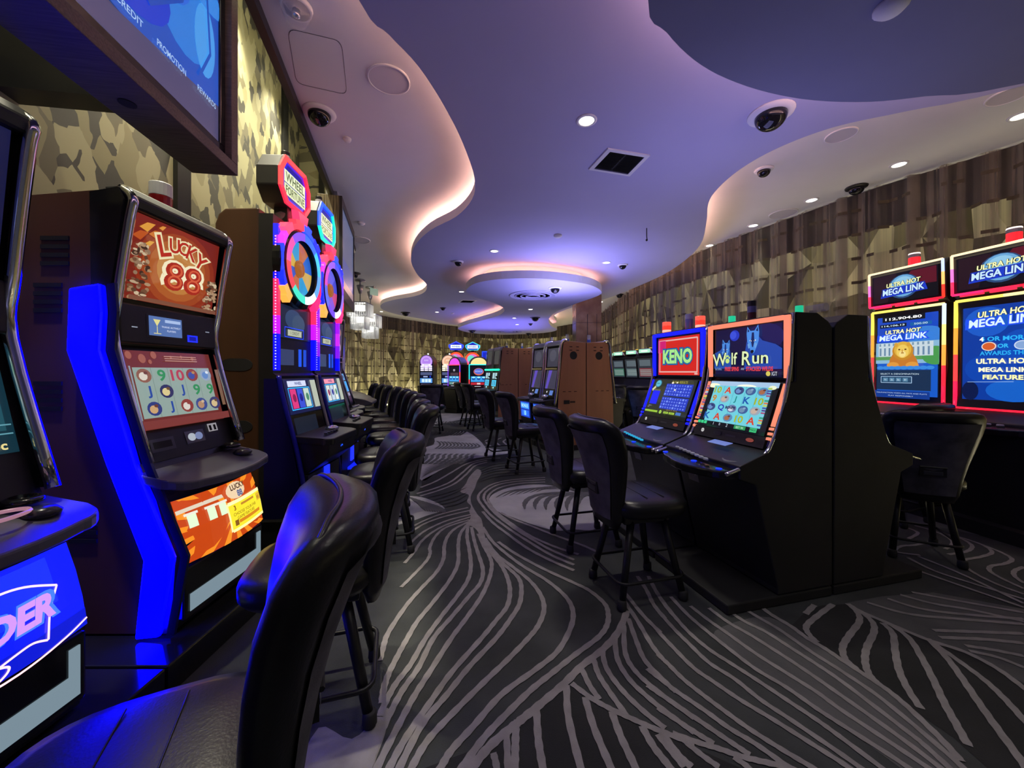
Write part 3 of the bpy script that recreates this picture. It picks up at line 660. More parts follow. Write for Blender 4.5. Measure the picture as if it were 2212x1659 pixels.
# ------------------------------------------------------------------ stools
def make_stool():
    t = thing('casino_stool', '', 'stool')
    def ring(z, w, th, yc, wrap, n=28):
        out = []
        for j in range(n):
            a = 2*PI*j/n; c, s = math.cos(a), math.sin(a)
            x = w*math.copysign(abs(c)**.75, c); y = th*math.copysign(abs(s)**.8, s)
            out.append((x, yc+y-wrap*x*x/(w*w), z))
        return out
    m = MB()
    rows = [(.405,.075,.012,.195,0),(.41,.125,.030,.195,.005),(.46,.15,.045,.198,.012),(.56,.167,.052,.207,.022),(.66,.190,.056,.224,.036),(.76,.217,.060,.248,.052),(.85,.237,.066,.277,.066),(.92,.243,.070,.305,.07),(.962,.236,.066,.326,.068),(.988,.218,.050,.338,.06),(1.0,.17,.02,.343,.04)]
    m.loft([ring(*r) for r in rows], 'leather'); bk = m.build('backrest', t, smooth=True)
    m = MB(); pr = []                     # raised velvet panel on the rear
    for z, w, th, yc, wr in rows[2:9]:
        pr.append([(w*.80*u, yc+th*(1-.25*abs(u)**3)+.004-wr*(.8*u)**2, z if z < .95 else .935) for u in (-1,-.75,-.5,-.25,0,.25,.5,.75,1)])
    m.grid(pr[::-1], 'velvet'); m.build('back_panel', bk, smooth=True)
    m = MB(); pts = []
    for z, w, th, yc, wr in rows[1:10]: pts.append((w*.93, yc-.010-wr*.86, z))
    top = [(w_, rows[9][3]-.022-.045*(w_/.2)**2, 1.0) for w_ in (.15,.08,0,-.08,-.15)]
    m.tube(cat_rom([Vector(p) for p in pts+top+[(-p[0], p[1], p[2]) for p in pts[::-1]]], 3), .0055, 'leather', 6); m.build('piping', bk, smooth=True)
    m = MB(); m.box(-.062,.253,.585,.062,.276,.645,'black_matt'); m.tube([(-.062,.280,.645),(.062,.280,.645)], .006, 'black_satin', 6)
    m.loft([[(-.045,.2775,.592),(.045,.2775,.592),(.045,.2775,.62),(-.045,.2775,.62)],[(-.04,.279,.596),(.04,.279,.596),(.04,.279,.612),(-.04,.279,.612)]], '@3a3a40/.4'); m.build('handle', bk)
    m = MB(); rs = []
    for z, k in ((.47,.80),(.475,.92),(.50,1.0),(.535,1.0),(.555,.95),(.567,.80),(.572,.45),(.573,.05)):
        rs.append([(.225*k*math.copysign(abs(math.cos(a))**.6, math.cos(a)), -.015+.225*k*math.copysign(abs(math.sin(a))**.6, math.sin(a)), z) for a in [2*PI*j/32 for j in range(32)]])
    m.loft(rs, 'leather'); st = m.build('seat', t, smooth=True)
    m = MB()
    m.tube([(x, .03, .5725) for x in (-.16,-.1,0,.1,.16)], .0022, 'leather', 6); m.tube([(x, -.07, .5725) for x in (-.16,-.1,0,.1,.16)], .0022, 'leather', 6)
    m.build('stitching', st, smooth=True)
    m = MB(); m.box(-.13,-.13,.425,.13,.15,.47,'black_satin'); m.build('swivel_plate', t, bevel=.008)
    for sx in (-1, 1):
        for sy in (-1, 1):
            m = MB(); m.tube([(sx*.11, sy*.10, .44), (sx*.165, sy*.185, .03)], [.021, .018], 'black_metal', 12); lg = m.build('leg', t, smooth=True)
            m = MB(); m.lathe([(.017,.055),(.024,.05),(.026,.012),(.02,0)], 'rubber', c=(sx*.166, sy*.187, 0), n=14); m.build('foot_glide', lg, smooth=True)
    m = MB(); a, b = .175, .20; r = .05; pts = []
    for cx, cy, a0 in ((a-r,b-r,0),(-a+r,b-r,PI/2),(-a+r,-b+r,PI),(a-r,-b+r,1.5*PI)):
        for j in range(5): pts.append((cx+r*math.cos(a0+PI/2*j/4), cy+r*math.sin(a0+PI/2*j/4), .135))
    m.tube(pts, .009, 'black_metal', 8, closed=True); m.build('foot_rail', t, smooth=True)
    return t
stool0 = make_stool(); first = [True]
def stool(x, y, ang, label, group, tilt=0):
    """ang: direction the sitter faces, degrees from +X"""
    rz = math.radians(ang)+PI/2
    if first[0]:
        first[0] = False; stool0.location = (x, y, 0); stool0.rotation_euler = (0, 0, rz); stool0['label'] = label; stool0['group'] = group; return stool0
    return dup(stool0, (x, y, 0), rz, label, group=group)
GL, GR = 'stools along the left bank', 'stools of the right banks'
stool(-.64, .66, 207, 'nearest black leather stool, its back lit blue, in front of the neon lettered machine', GL)
stool(-.73, 1.46, 197, 'second black stool from the camera on the left, facing the red and gold machine', GL)
for x, y, a, lb in ((-.92,2.77,194,'third stool of the left row, in front of the nearer wheel machine'), (-1.11,3.36,194,'fourth stool of the left row, in front of the further wheel machine'), (-1.35,4.25,195,'fifth stool of the left row, blue light on its back'), (-1.60,4.90,196,'sixth stool of the left row, before the second black machine'),
                    (-1.86,5.55,197,'seventh stool of the left row, its back glowing dark blue'), (-2.2,6.28,199,'eighth stool of the left row, before the grey shelled machines'), (-2.58,7.0,200,'ninth stool of the left row, among the grey shelled machines'), (-2.92,7.65,200,'tenth stool of the left row, last but one towards the curtain'), (-3.3,8.3,200,'farthest stool of the left row, nearest the curtain')):
    stool(x, y, a, lb, GL)
stool(.715, 2.22, 14.5, 'stool in front of the wolf picture machine, with a handle slot in its back', GR)
stool(.54, 2.86, 14.5, 'stool in front of the red keno screen, partly behind another stool', GR)
stool(.17, 4.9, 22, 'stool at the nearer chrome framed machine, blue light on its seat', GR)
stool(-.15, 5.6, 22, 'stool at the further chrome framed machine', GR)
stool(-.72, 8.3, 26, 'stool before the green lit machines, nearer of the two', GR)
stool(-.98, 9.0, 26, 'stool before the green lit machines, further of the two', GR)
stool(at(936,7.9), 7.9, 92, 'lone stool seen from behind, facing the round topped machines', GR)
stool(2.80, 2.68, 62, 'stool at the right, seen from behind, before the screen with the golden lion', GR)
stool(3.22, 3.30, 110, 'stool half hidden at the right under the big blue screen', GR)
stool(2.14, 7.75, 62, 'further stool in the gap behind the keno machine', GR)
stool(2.36, 6.95, 62, 'nearer stool in the gap behind the keno machine', GR)
# ------------------------------------------------------------------ machines: shared pieces
def deck(t, W, y0, y1, z, th, key='black_satin', name='button_deck', r=.10, drop=0, bow=.03):
    """rounded shelf with the buttons, y1 is its front"""
    m = MB(); h = W/2; out = [(-h, y0), (-h, y1+r)]
    for j in range(7): a = PI+PI/2*j/6; out.append((-h+r+r*math.cos(a), y1+r+r*math.sin(a)))
    for j in range(1, 6): u = -1+2*j/6; out.append(((h-r)*u, y1-bow*(1-u*u)))
    for j in range(7): a = 1.5*PI+PI/2*j/6; out.append((h-r+r*math.cos(a), y1+r+r*math.sin(a)))
    out += [(h, y1+r), (h, y0)]
    sl = lambda y: drop*(y-y0)/(y1-y0)
    m.loft([[(x, y, z-th-sl(y)) for x, y in out], [(x, y, z-sl(y)) for x, y in out]], key)
    return m.build(name, t, bevel=.008)
def buttons(d, rows, key, z, size=(.02,.013), name='button', slope=0, th=.012):
    proto = None
    for i, (x, y) in enumerate(rows):
        if proto is None:
            m = MB(); a, b = size
            m.loft([[(a*math.cos(2*PI*j/12), b*math.sin(2*PI*j/12), zz) for j in range(12)] for a, b, zz in ((a, b, 0), (a, b, th*.7), (a*.8, b*.8, th))], key)
            proto = m.build(name, d, smooth=False); o = proto
        else: o = proto.copy(); COL.objects.link(o); o.parent = d
        o.location = (x, y, z+slope*y)
def candle(t, x, y, z, cols, r=.035, name='signal_light'):
    """stacked signal light: cols = [(height, key)...]"""
    o = None
    for i, (h, key) in enumerate(cols):
        m = MB(); m.lathe([(r, 0), (r, h-.004), (r*.94, h)], key, n=20)
        if o is None: o = m.build(name, t, smooth=False); o.location = (x, y, z)
        else: q = m.build('lens', o, smooth=False); q.location = (0, 0, zz)
        zz = (0 if i == 0 else zz)+h
    return o
def reels(A, u0, v0, u1, v1, rows, bg, line):
    nr, nc = len(rows), len(rows[0]); A.rect(u0, v0, u1, v1, bg); du, dv = (u1-u0)/nc, (v1-v0)/nr
    for i in range(1, nc): A.line([(u0+du*i, v0), (u0+du*i, v1)], .006, line)
    A.up()
    for r in range(nr):
        for c in range(nc):
            s = rows[r][c]; u, v = u0+du*(c+.5), v1-dv*(r+.5)
            if isinstance(s, tuple):
                if len(s) == 2: A.text(s[0], u, v, dv*.72, s[1], bold=.025, wide=1.2)
                else:
                    A.ell(u, v, du*.42, dv*.42, s[0], 14); A.ell(u-du*.06, v-dv*.04, du*.24, dv*.25, s[1], 10); A.ell(u+du*.1, v+dv*.16, du*.12, dv*.10, s[2], 8)
        
# ------------------------------------------------------------------ left bank: two video machines with blue lit edges
def video_left(label, Y, X, topart, mainart, bellyart, dz=0, strip_both=False):
    t = thing('slot_machine', label, 'slot machine', (X, Y, 0), PI/2, 'machines of the left bank')
    W = .58; h = W/2
    prof = [(.47,.13),(.47,2.0+dz),(.09,2.03+dz),(.0,2.01+dz),(.03,1.97+dz),(.075,1.55),(.085,1.37),(-.055,.86),(-.13,.70),(-.21,.42),(-.19,.13)]
    m = MB(); m.prism(prof, -h+.012, h-.012, 'black_satin', 'brown_wood'); cab = m.build('cabinet', t)
    front = [(.02,2.035+dz),(-.03,1.99+dz),(-.015,1.90+dz),(.035,1.58),(.045,1.36),(-.10,.86)]
    for s in (-1, 1):
        m = MB(); P = cat_rom([Vector((s*(h-.012), y, z)) for y, z in front], 4)
        m.tube(P, .019, 'chrome', 8); m.build('chrome_trim', t, smooth=True)
        m = MB(); m.prism([(.13,2.01+dz),(.01,2.03+dz),(-.012,1.98+dz),(.05,1.56),(.055,1.36),(-.085,.86),(-.0,.86),(.12,1.36)], s*h-.012, s*h+.012, 'black_gloss'); m.build('side_rail', t)
    # dark hood over the top glass
    m = MB(); m.prism([(.10,2.045+dz),(.0,2.05+dz),(-.04,2.0+dz),(-.02,1.955+dz),(.03,1.955+dz)], -h+.01, h-.01, 'black_satin'); m.build('hood', t, bevel=.012)
    pl = face_panel(-h+.045, h-.045, (.058,1.575), (.012,1.955+dz)); pl.O += pl.n*.012
    tp = plate('top_glass', t, pl, 'black_gloss'); topart(pl, tp)
    # player panel with the small display
    pp = face_panel(-h+.02, h-.02, (.055,1.375), (.062,1.555)); pp.O += pp.n*.02
    p = plate('player_panel', t, pp, 'black_satin', t=.02, bevel=.012); A = Art(pp)
    A.rect(.23,.20,.60,.80,'@4c4c50/.3/.8'); A.rect(.25,.25,.58,.76,'#5f7fc0*.8')
    A.poly([(.29,.68),(.36,.68),(.325,.5)],'#e0d890'); A.line([(.325,.5),(.325,.32)],.02,'#e0d890'); A.line([(.29,.31),(.36,.31)],.02,'#e0d890')
    A.rect(.40,.62,.56,.70,'#a9bfe8'); A.text('THANK ACTIVELY',.46,.50,.05,'#dfe8ff'); A.text('PLAYERS',.46,.40,.05,'#dfe8ff')
    A.build('display', p); A = Art(pp); A.rect(.64,.16,.76,.36,'#1a2bff*1.4'); A.rect(.66,.20,.74,.32,'#0a12a0'); A.build('card_slot', p); A = Art(pp); A.rect(.10,.40,.15,.43,'#8a90a0'); A.build('mark', p); A = Art(pp); A.rect(.86,.50,.91,.53,'#8a90a0'); A.build('mark', p)
    pl = face_panel(-h+.04, h-.04, (-.016,.985), (.072,1.345)); pl.O += pl.n*.006
    mn = plate('main_screen', t, pl, 'black_gloss'); mainart(pl, mn)
    pl = face_panel(-h+.03, h-.03, (-.06,.845), (-.018,.98)); pl.O += pl.n*.008
    lp = plate('bill_panel', t, pl, 'black_satin'); A = Art(pl)
    A.rect(.08,.30,.32,.72,'@5a5a5e/.3/.6'); A.rect(.11,.40,.29,.62,'black_matt'); A.rect(.44,.34,.66,.78,'@77777c/.25/.8'); A.ell(.51,.56,.045,.14,'#c8d0dc*.7'); A.ell(.59,.56,.045,.14,'#8a98c8*.7')
    A.rect(.72,.62,.84,.92,'#b9b4ba*.6'); A.rect(.735,.66,.765,.86,'black_matt'); A.rect(.79,.66,.82,.86,'black_matt'); A.build('bill_acceptor', lp)
    m = MB(); m.lathe([(.045,0),(.045,.012),(.034,.02),(.03,.006),(.002,.006)], 'black_gloss', n=20); o = m.build('cup_ring', t, smooth=True); o.location = (.20, -.10, .835)
    d = deck(t, .62, -.02, -.28, .83, .04, '@5a5a62/.3', drop=.055)
    buttons(d, [(-.16+.055*i, -.10-.03*j) for j in range(2) for i in range(5)], '@1a1a1d/.3', .803, (.024,.013), slope=.21)
    m = MB(); m.lathe([(.04,0),(.045,.015),(.03,.03),(.002,.034)], '@2a2a2e/.25', n=20); o = m.build('round_button', d, smooth=True); o.location = (.19, -.17, .795)
    # curved belly glass
    m = MB(); rows = []; pr = [(-.165,.685),(-.195,.60),(-.225,.50),(-.235,.415)]; n = 9
    for y, z in pr: rows.append([(-h+.035+(W-.07)*j/n, y-.03*math.sin(PI*j/n), z) for j in range(n+1)])
    m.grid(rows[::-1], 'black_gloss'); b = m.build('belly_glass', t, smooth=True)
    bellyart(b, lambda u, v, l=0: Vector((-h+.035+(W-.07)*u, -.235+.07*v-.035*math.sin(PI*u)-.010*math.sin(PI*v)-l-.004, .415+.27*v)))
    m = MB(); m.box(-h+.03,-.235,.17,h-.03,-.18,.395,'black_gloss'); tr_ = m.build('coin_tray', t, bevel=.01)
    m = MB(); m.loft([[(-h+.055,-.238,.20),(h-.055,-.238,.20),(h-.055,-.238,.275),(-h+.055,-.238,.275)],[(-h+.055,-.241,.20),(h-.055,-.241,.20),(h-.07,-.241,.262),(-h+.07,-.241,.262)]], '#8fa6b4*.7'); m.box(h-.085,-.2405,.20,h-.055,-.236,.36,'#8fa6b4*.7'); m.build('tray_liner_glow', tr_)  # liner glows by itself, in place of lamplight falling inside the tray
    # blue lit side edges
    sp = [(.20,1.60),(.075,1.62),(.065,1.50),(.075,1.34),(-.075,.86),(-.235,.47),(-.175,.14),(-.075,.13),(-.11,.46),(.045,.86),(.21,1.34)]
    for s in (-1,):
        m = MB(); m.prism(sp, s*h-.004, s*h+.03*s, '#0000ff*26'); m.build('light_strip', t, bevel=.01)
        m = MB(); m.prism([(y-.055 if i in (1,2,3,4,5,6) else y-.02, z+.004) for i, (y, z) in enumerate(sp) if 1 <= i <= 6]+[(y-.022, z) for y, z in sp[6:0:-1]], s*h-.004, s*h+.016*s, '@10104a/.25'); m.build('edge_rail', t)
    for zz, n, y0 in ((1.82,4,.24),(1.62,4,.27),(1.20,4,.27),(.60,3,.12)):
        m = MB()
        for k in range(n): m.box(-h+.006, y0, zz-.036*k-.009, -h+.0125, y0+.12, zz-.036*k+.009, 'black_matt')
        m.build('vent_slots', cab)
    m = MB(); m.box(-.445,-.33,0,.445,.47,.12,'black_gloss'); m.build('plinth', t, bevel=.006)
    return t
def lucky_top(pl, parent):
    A = Art(pl); A.rect(0,0,1,1,'#7a2016*.9'); A.ell(.52,.46,.46,.55,'#8f2e18*.9'); A.ell(.52,.47,.40,.47,'#a04420*.9'); A.ell(.52,.47,.33,.39,'#b05c2a*.9'); A.ell(.52,.47,.25,.30,'#c08040*.9')
    for u, v, r, c in ((.12,.92,.10,'#d8953a'),(.2,.86,.08,'#c46a24'),(.06,.80,.10,'#b5501c'),(.16,.72,.06,'#d69a3e'),(.27,.95,.05,'#d88f3a')): A.poly([(u-r*.6,v-r*.7),(u+r*.2,v-r),(u+r*.9,v+r*.2),(u+r*.1,v+r*.1)], c)
    rr = random.Random(3)
    for u0, u1, top in ((0,.20,.66),(.82,1,.46)):        # carved stone guardians at both sides
        for k in range(70):
            v = rr.uniform(0, top); half_ = (u1-u0)/2*(1-.45*(v/top)**2); u = (u0+u1)/2+rr.uniform(-1, 1)*half_
            A.ell(u, v, rr.uniform(.012,.035), rr.uniform(.012,.035), rr.choice(['#6e4a34','#8d7058','#b39a7c','#3f271c','#9a7656','#c8b292','#5a3c2a','#a88868']), 9); A.l -= .0006
    A.up()
    A.rect(.0,.0,1,.05,'#7a4a38')
    L = [('L',.28,.72,.26,.35),('U',.39,.76,.18,.15),('C',.49,.765,.17,0),('K',.60,.74,.19,-.2),('Y',.71,.66,.22,-.42)]
    for ch, u, v, hh, r in L: A.text(ch,u,v,hh*1.22,'#e9dcae',bold=.09,rot=r,wide=.95); A.l -= .0007
    A.up()
    for ch, u, v, hh, r in L: A.text(ch,u,v,hh,'#b02a1c',bold=.02,rot=r,wide=.95); A.l -= .0007
    A.up()
    for u in (.42,.64): A.text('8',u,.38,.42,'#f2e6c0',bold=.12,wide=1.25)
    for u in (.42,.64): A.text('8',u,.38,.36,'#a4281c',bold=.03,wide=1.2)
    for u in (.42,.64): A.text('8',u+.01,.385,.30,'#cf5a3a',bold=-.02,wide=1.15)
    A.build('artwork', parent)
def lucky_main(pl, parent):
    A = Art(pl); A.rect(0,0,1,1,'#6b2b27'); 
    for u, v, r in ((.08,.94,.05),(.2,.90,.06),(.32,.95,.05),(.27,.86,.03),(.5,.93,.02),(.62,.94,.02),(.75,.92,.03)): A.ell(u,v,r*.6,r,'#9c5a48',12)
    for v in (.93,.90,.87): A.rect(.42,v,.80,v+.012,'#b98a7a')
    B = '#25479a'; G = '#2f8a52'; R = '#b03a4a'
    rows = [[('#8a5a48','#d8cfc0','#6a3a30'),('9',G),('10',R),('#8a3a30','#3a4a9a','#b08048'),('#8fa0b8','#5f86c0','#d8e0e8')],
            [('J',B),('#2b2d5a','#d8c68a','#6a4a2a'),('J',B),('9',G),('9',G)],
            [('#2d3a7a','#c8a070','#6a3a2a'),('J',B),('#8a3a34','#d8d0c8','#8a3a34'),('#3a4a8a','#b08868','#c8b090'),('#3a3a6a','#d0b888','#6a4a2a')]]
    A.line([(.05,.12),(.05,.80)],.02,'#8a96a0'); reels(A,.07,.14,.93,.78,rows,'#8fa39b','#6f837b'); A.rect(.0,.0,1,.10,'#7a3632'); A.rect(.94,.2,.985,.74,'#7a5a40')
    A.build('artwork', parent)
def lucky_belly(b, f):
    m = MB(); l = [0]
    def poly(pts, key): l[0] += .0004; m.face([f(u, v, l[0]) for u, v in pts], key)
    def rect(u0,v0,u1,v1,key,n=8):
        l[0] += .0004; m.grid([[f(u0+(u1-u0)*i/n, v0, l[0]) for i in range(n+1)], [f(u0+(u1-u0)*i/n, (v0+v1)/2, l[0]) for i in range(n+1)], [f(u0+(u1-u0)*i/n, v1, l[0]) for i in range(n+1)]], key)
    rect(0,0,1,1,'#c4440f*1.1')
    n = 17
    for k in range(n):
        a0 = .25+(2*PI)*k/n; a1 = a0+PI/n*.9; c = (.52,.42); P = [c]
        for j in range(3):
            a = a0+(a1-a0)*j/2; dx, dy = math.cos(a), math.sin(a); s = min(((1-c[0])/dx if dx > 0 else -c[0]/dx) if abs(dx) > 1e-6 else 9, ((1-c[1])/dy if dy > 0 else -c[1]/dy) if abs(dy) > 1e-6 else 9)
            P.append((c[0]+dx*s, c[1]+dy*s))
        l[0] += .0002; m.face([f(u, v, .0022+k*.00003) for u, v in P], '#ee8a22*1.2'); 
    l[0] = .0032
    poly([(.0,.80),(.45,.86),(.45,.99),(.0,.97)],'#d04a1c'); poly([(.0,.78),(.45,.80),(.44,.86),(.0,.84)],'#e8d8c0')
    for u in (.12,.30,.42): rect(u-.05,.52,u+.03,.72,'#d8efc8*1.2',2); rect(u-.07,.72,u+.05,.76,'#f4f0e0',2)
    for k, c in ((0,'#fff0b0*1.1'),(1,'#f0dc30*1.2')):
        rect(.44+.02*k,.16+.03*k,1-.005*k,.66-.03*k,c)
    rect(.46,.14,1,.19,'#f8f0a0*1.3'); rect(.46,.62,1,.68,'#f8e8a8*1.3')
    def txt(body,u,v,h,key,wide=1,bold=0):
        V, Fc, asp = glyphs(body, bold); l[0] += .0004; bb = len(m.v); kk = m.k(key)
        for x, y in V: m.v.append(tuple(f(u+x*h*.27/.51*wide, v+y*h, l[0])))
        for q in Fc: m.f.append(tuple(bb+i for i in q)); m.m.append(kk)
    poly([(.62+.14*math.cos(a), .84+.15*math.sin(a)) for a in [2*PI*j/16 for j in range(16)]],'#f6d8b0')
    txt('LUCKY',.66,.90,.10,'#4a2a20',1,.03); txt('88',.66,.77,.12,'#5a6a9a',1,.04)
    txt('3',.53,.55,.09,'#8a4a10',1,.03); txt('CHOOSE YOUR FAB',.68,.44,.055,'#7a4a10'); txt('GAME FEATURE',.68,.36,.055,'#7a4a10')
    rect(.55,.26,.92,.32,'#e08a20'); rect(.62,.55,.85,.59,'#c88a30'); rect(.49,.24,.54,.34,'#8a5a20',2); rect(.90,.46,.98,.60,'#e8b838',2); txt('88',.93,.52,.06,'#9a5a20')
    m.build('artwork', b)
def reef_top(pl, parent):
    A = Art(pl); A.rect(0,0,1,1,'#10143c'); A.ell(.5,.5,.4,.4,'#1c2c70'); A.text('DER',.5,.5,.25,'#8a9ad8',bold=.04); A.build('artwork', parent)
def reef_main(pl, parent):
    A = Art(pl); A.rect(0,0,1,1,'#0e2f3c'); A.rect(.04,.2,.96,.95,'#1c4f5c'); A.rect(.5,.28,.92,.9,'#9fb0b0')
    for i, v in enumerate((.8,.6,.4)): A.ell(.80,v,.07,.07,('#2f9a52','#5a8a9a','#2a6a7a')[i],12); A.text('9',.62,v,.14,'#2f8a62',bold=.04)
    A.line([(.3,.25),(.98,.25)],.012,'#5f9aa8'); A.line([(.3,.17),(.98,.17)],.012,'#5f9aa8'); A.text('5c',.90,.07,.08,'#e8d890',bold=.03); A.build('artwork', parent)
def reef_belly(b, f):
    m = MB()
    def grid(u0,v0,u1,v1,key,l,n=10): m.grid([[f(u0+(u1-u0)*i/n, v0+(v1-v0)*j/3, l) for i in range(n+1)] for j in range(4)], key)
    grid(0,0,1,1,'#0610c8*2.6',.001); grid(.1,.45,.85,.95,'#0c1cff*3',.002); grid(0,0,1,.2,'#0510a0*2',.002)
    def ln(pts, wd, key, l):
        L = [Vector((u, v)) for u, v in pts]; L = cat_rom(L, 5); a = []; c = []
        for i, p in enumerate(L):
            d = (L[min(i+1, len(L)-1)]-L[max(i-1, 0)]).normalized(); q = Vector((-d.y*.6, d.x))*wd/2; a.append(p+q); c.append(p-q)
        m.grid([[f(p.x, p.y, l) for p in a], [f(p.x, p.y, l) for p in c]], key)
    K = '#ffc8d0*1.6'
    for pts in ([(.05,.66),(.30,.78),(.55,.80),(.70,.76),(.86,.62)], [(.86,.62),(.79,.40),(.755,.12)], [(.755,.12),(.68,.18),(.60,.17),(.52,.14)], [(.52,.14),(.56,.10),(.55,.05),(.50,0)], [(.3,-.02),(.6,-.03),(.85,.02),(1,.08)]): ln(pts, .022, K, .004)
    V, Fc, asp = glyphs('DER', .05)
    for key, l, s in (('#3a6cff*1.6',.005,1.18),('#c48cff*1.3',.006,1)):
        bb = len(m.v); kk = m.k(key)
        for x, y in V: x += .25*y; m.v.append(tuple(f(.665+x*.26*s*.27/.51, .47+y*.26*s+.10*x*.26*s*.2, l)))
        for q in Fc: m.f.append(tuple(bb+i for i in q)); m.m.append(kk)
    m.build('artwork', b)
LX = -1.65
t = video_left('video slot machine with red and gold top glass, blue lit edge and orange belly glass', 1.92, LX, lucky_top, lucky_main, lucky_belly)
candle(t, .17, .26, 2.0, [(.12,'@101012/.4'),(.08,'@8a1218/.25'),(.07,'@d0d0d4/.3')], .05)
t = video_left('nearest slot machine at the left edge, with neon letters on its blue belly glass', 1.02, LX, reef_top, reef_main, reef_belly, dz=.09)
m = MB(); m.tube(cat_rom([Vector((.07+.09*math.cos(a), -.16+.05*math.sin(a), .83)) for a in [2*PI*j/14 for j in range(14)]], 2, True), .006, '#e0a0b8*.5', 6, closed=True); m.build('lit_ring', t, smooth=True)

# ------------------------------------------------------------------ wheel machines
NEON = ['#1020ff*2','#7a20ff*2','#ff2a6a*2','#ff3030*2','#ffb030*1.6']
def wheel_machine(label, X, Y, ang, sgn, wheel, W=.60, group='wheel machines', Z0=0):
    t = thing('wheel_slot_machine', label, 'slot machine', (X, Y, 0), math.radians(ang), group); h = W/2
    m = MB(); m.prism([(.40,.13),(.40,2.30),(.375,2.37),(.33,2.41),(.10,2.42),(.10,.13)], -h, h, 'orange_dark', 'brown_dark'); cab = m.build('cabinet', t, bevel=.01)
    for zz in (1.30,.86,.42):
        m = MB(); out = [(.25+.075*math.cos(a)+(.035 if math.cos(a) > 0 else -.035), zz+.045*math.sin(a)) for a in [2*PI*j/20 for j in range(20)]]
        m.prism(out, -h-.003, -h+.01, 'black_matt'); m.build('hand_hole', cab)
    m = MB(); m.prism([(.10,.20),(.10,2.38),(.0,2.38),(.0,1.24),(-.03,1.22),(-.02,1.20),(-.14,.70),(-.20,.35),(-.18,.20)], -h, h, 'black_satin'); m.build('front_body', t)
    # upper lights
    for s in (-1, 1):
        m = MB()
        ks = ['#0606ff*2.4','#0606ff*2.4','#a010ff*2','#ff2050*2','#ff2050*2','#0606ff*2.4','#0a0aff*2','#2020ff*2'] if sgn == 'red' else ['#0606ff*2.4','#6010ff*2.2','#a020ff*2','#8010ff*2','#6010ff*2','#0606ff*2.4','#ff2050*2','#2040ff*2']
        for i, k in enumerate(ks): z = 1.26+1.05*i/8; m.box(s*h-.03 if s > 0 else -h, -.035, z, h if s > 0 else -h+.03, .0, z+1.05/8, k)
        m.build('light_tube', t)
        m = MB(); P = cat_rom([Vector((s*(h-.01), y, z)) for y, z in ((-.035,1.22),(-.06,1.08),(-.16,.68),(-.215,.36),(-.195,.22))], 4); m.tube(P, .017, 'silver' if s > 0 else '@1818a0/.2', 8); m.build('edge_trim', t, smooth=True)
        m = MB(); m.prism([(.06,1.20),(-.02,1.20),(-.14,.70),(-.2,.35),(-.18,.2),(.06,.2)], s*h-.008, s*h+.008, '@0c0c50/.3'); m.build('side_cheek', t)
    if True:
        m = MB()
        for k in range(46): z = 1.27+.021*k; m.box(-h-.004, -.022, z, -h+.001, -.014, z+.008, '#ff80a0*3' if k % 46 > 12 else '#8080ff*3')
        m.build('led_dots', t)
    # wheel
    cz = 2.06; R = .265
    m = MB(); m.lathe([(R+.05,0),(R+.05,.05),(R,.075),(R-.005,.03),(.002,.03)], 'black_gloss', axis='y', n=40); wh = m.build('wheel', t, smooth=False); wh.location = (0, 0, cz)
    cols = ['#38c8f0*1.2','#3a70ff*1.2','#8a50ff*1.2','#ff50a0*1.3','#f04040*1.2','#40e0c0*1.2','#eef8ff*1.6','#60a0ff*1.3']
    if wheel == 'violet': cols = ['#7a40ff*1.2','#4a50ff*1.2','#9a60ff*1.2','#e050d0*1.1','#5a6aff*1.2','#6a40f0*1.2','#f0f4ff*1.6','#8a70ff*1.2']
    n = 8
    for ring_, (r0, r1, y) in enumerate(((R-.05, R+.012, -.082), (.07, R-.055, -.034))):
        m = MB(); sub = 6
        for k in range(n):
            for j in range(sub):
                a0 = 2*PI*(k*sub+j)/(n*sub); a1 = 2*PI*(k*sub+j+1)/(n*sub)
                key = cols[k] if ring_ == 0 else (('#2a5ac8*.9','#c86a20*.9','#28a0d8*.9','#d8b040*.9')[k % 4] if wheel != 'violet' else ('#4a50d8*.9','#6a6ae8*.9','#8a5ae0*.9','#e05080*.8')[k % 4])
                m.face([(r0*math.cos(a0), y, r0*math.sin(a0)), (r1*math.cos(a0), y, r1*math.sin(a0)), (r1*math.cos(a1), y, r1*math.sin(a1)), (r0*math.cos(a1), y, r0*math.sin(a1))], key)
        m.build('light_ring' if ring_ == 0 else 'wheel_face', wh)
    m = MB(); m.lathe([(.07,.035),(.06,.05),(.002,.055)], '#c0702a*.7', axis='y', n=20); m.build('hub', wh, smooth=True)
    # flame shaped glowing surround
    m = MB()
    seg = ['#ff3040*2.2','#ff4060*2','#c030ff*2','#2030ff*2.2','#1020ff*2.2','#ffa040*1.5'] if True else 0
    for s in (-1, 1):
        for i in range(14):
            a0 = PI/2+s*(PI*.80)*i/14; a1 = PI/2+s*(PI*.80)*(i+1)/14; r0, r1 = R+.035, R+.09+.02*math.sin(i*2.1)
            key = (seg[min(5, i*6//14)] if s > 0 else ['#2040ff*2.2','#1020ff*2.2','#1020ff*2.2','#c01040*2','#ff2040*2','#ff2060*2'][min(5, i*6//14)])
            q = [(r0*math.cos(a0), r0*math.sin(a0)), (r1*math.cos(a0), r1*math.sin(a0)), (r1*math.cos(a1), r1*math.sin(a1)), (r0*math.cos(a1), r0*math.sin(a1))]
            q = [(max(-h, min(h, x)), z) for x, z in q]
            m.loft([[(x, -.02, z+cz) for x, z in q], [(x, -.075, z+cz) for x, z in q]], key)
    m.build('glow_surround', t)
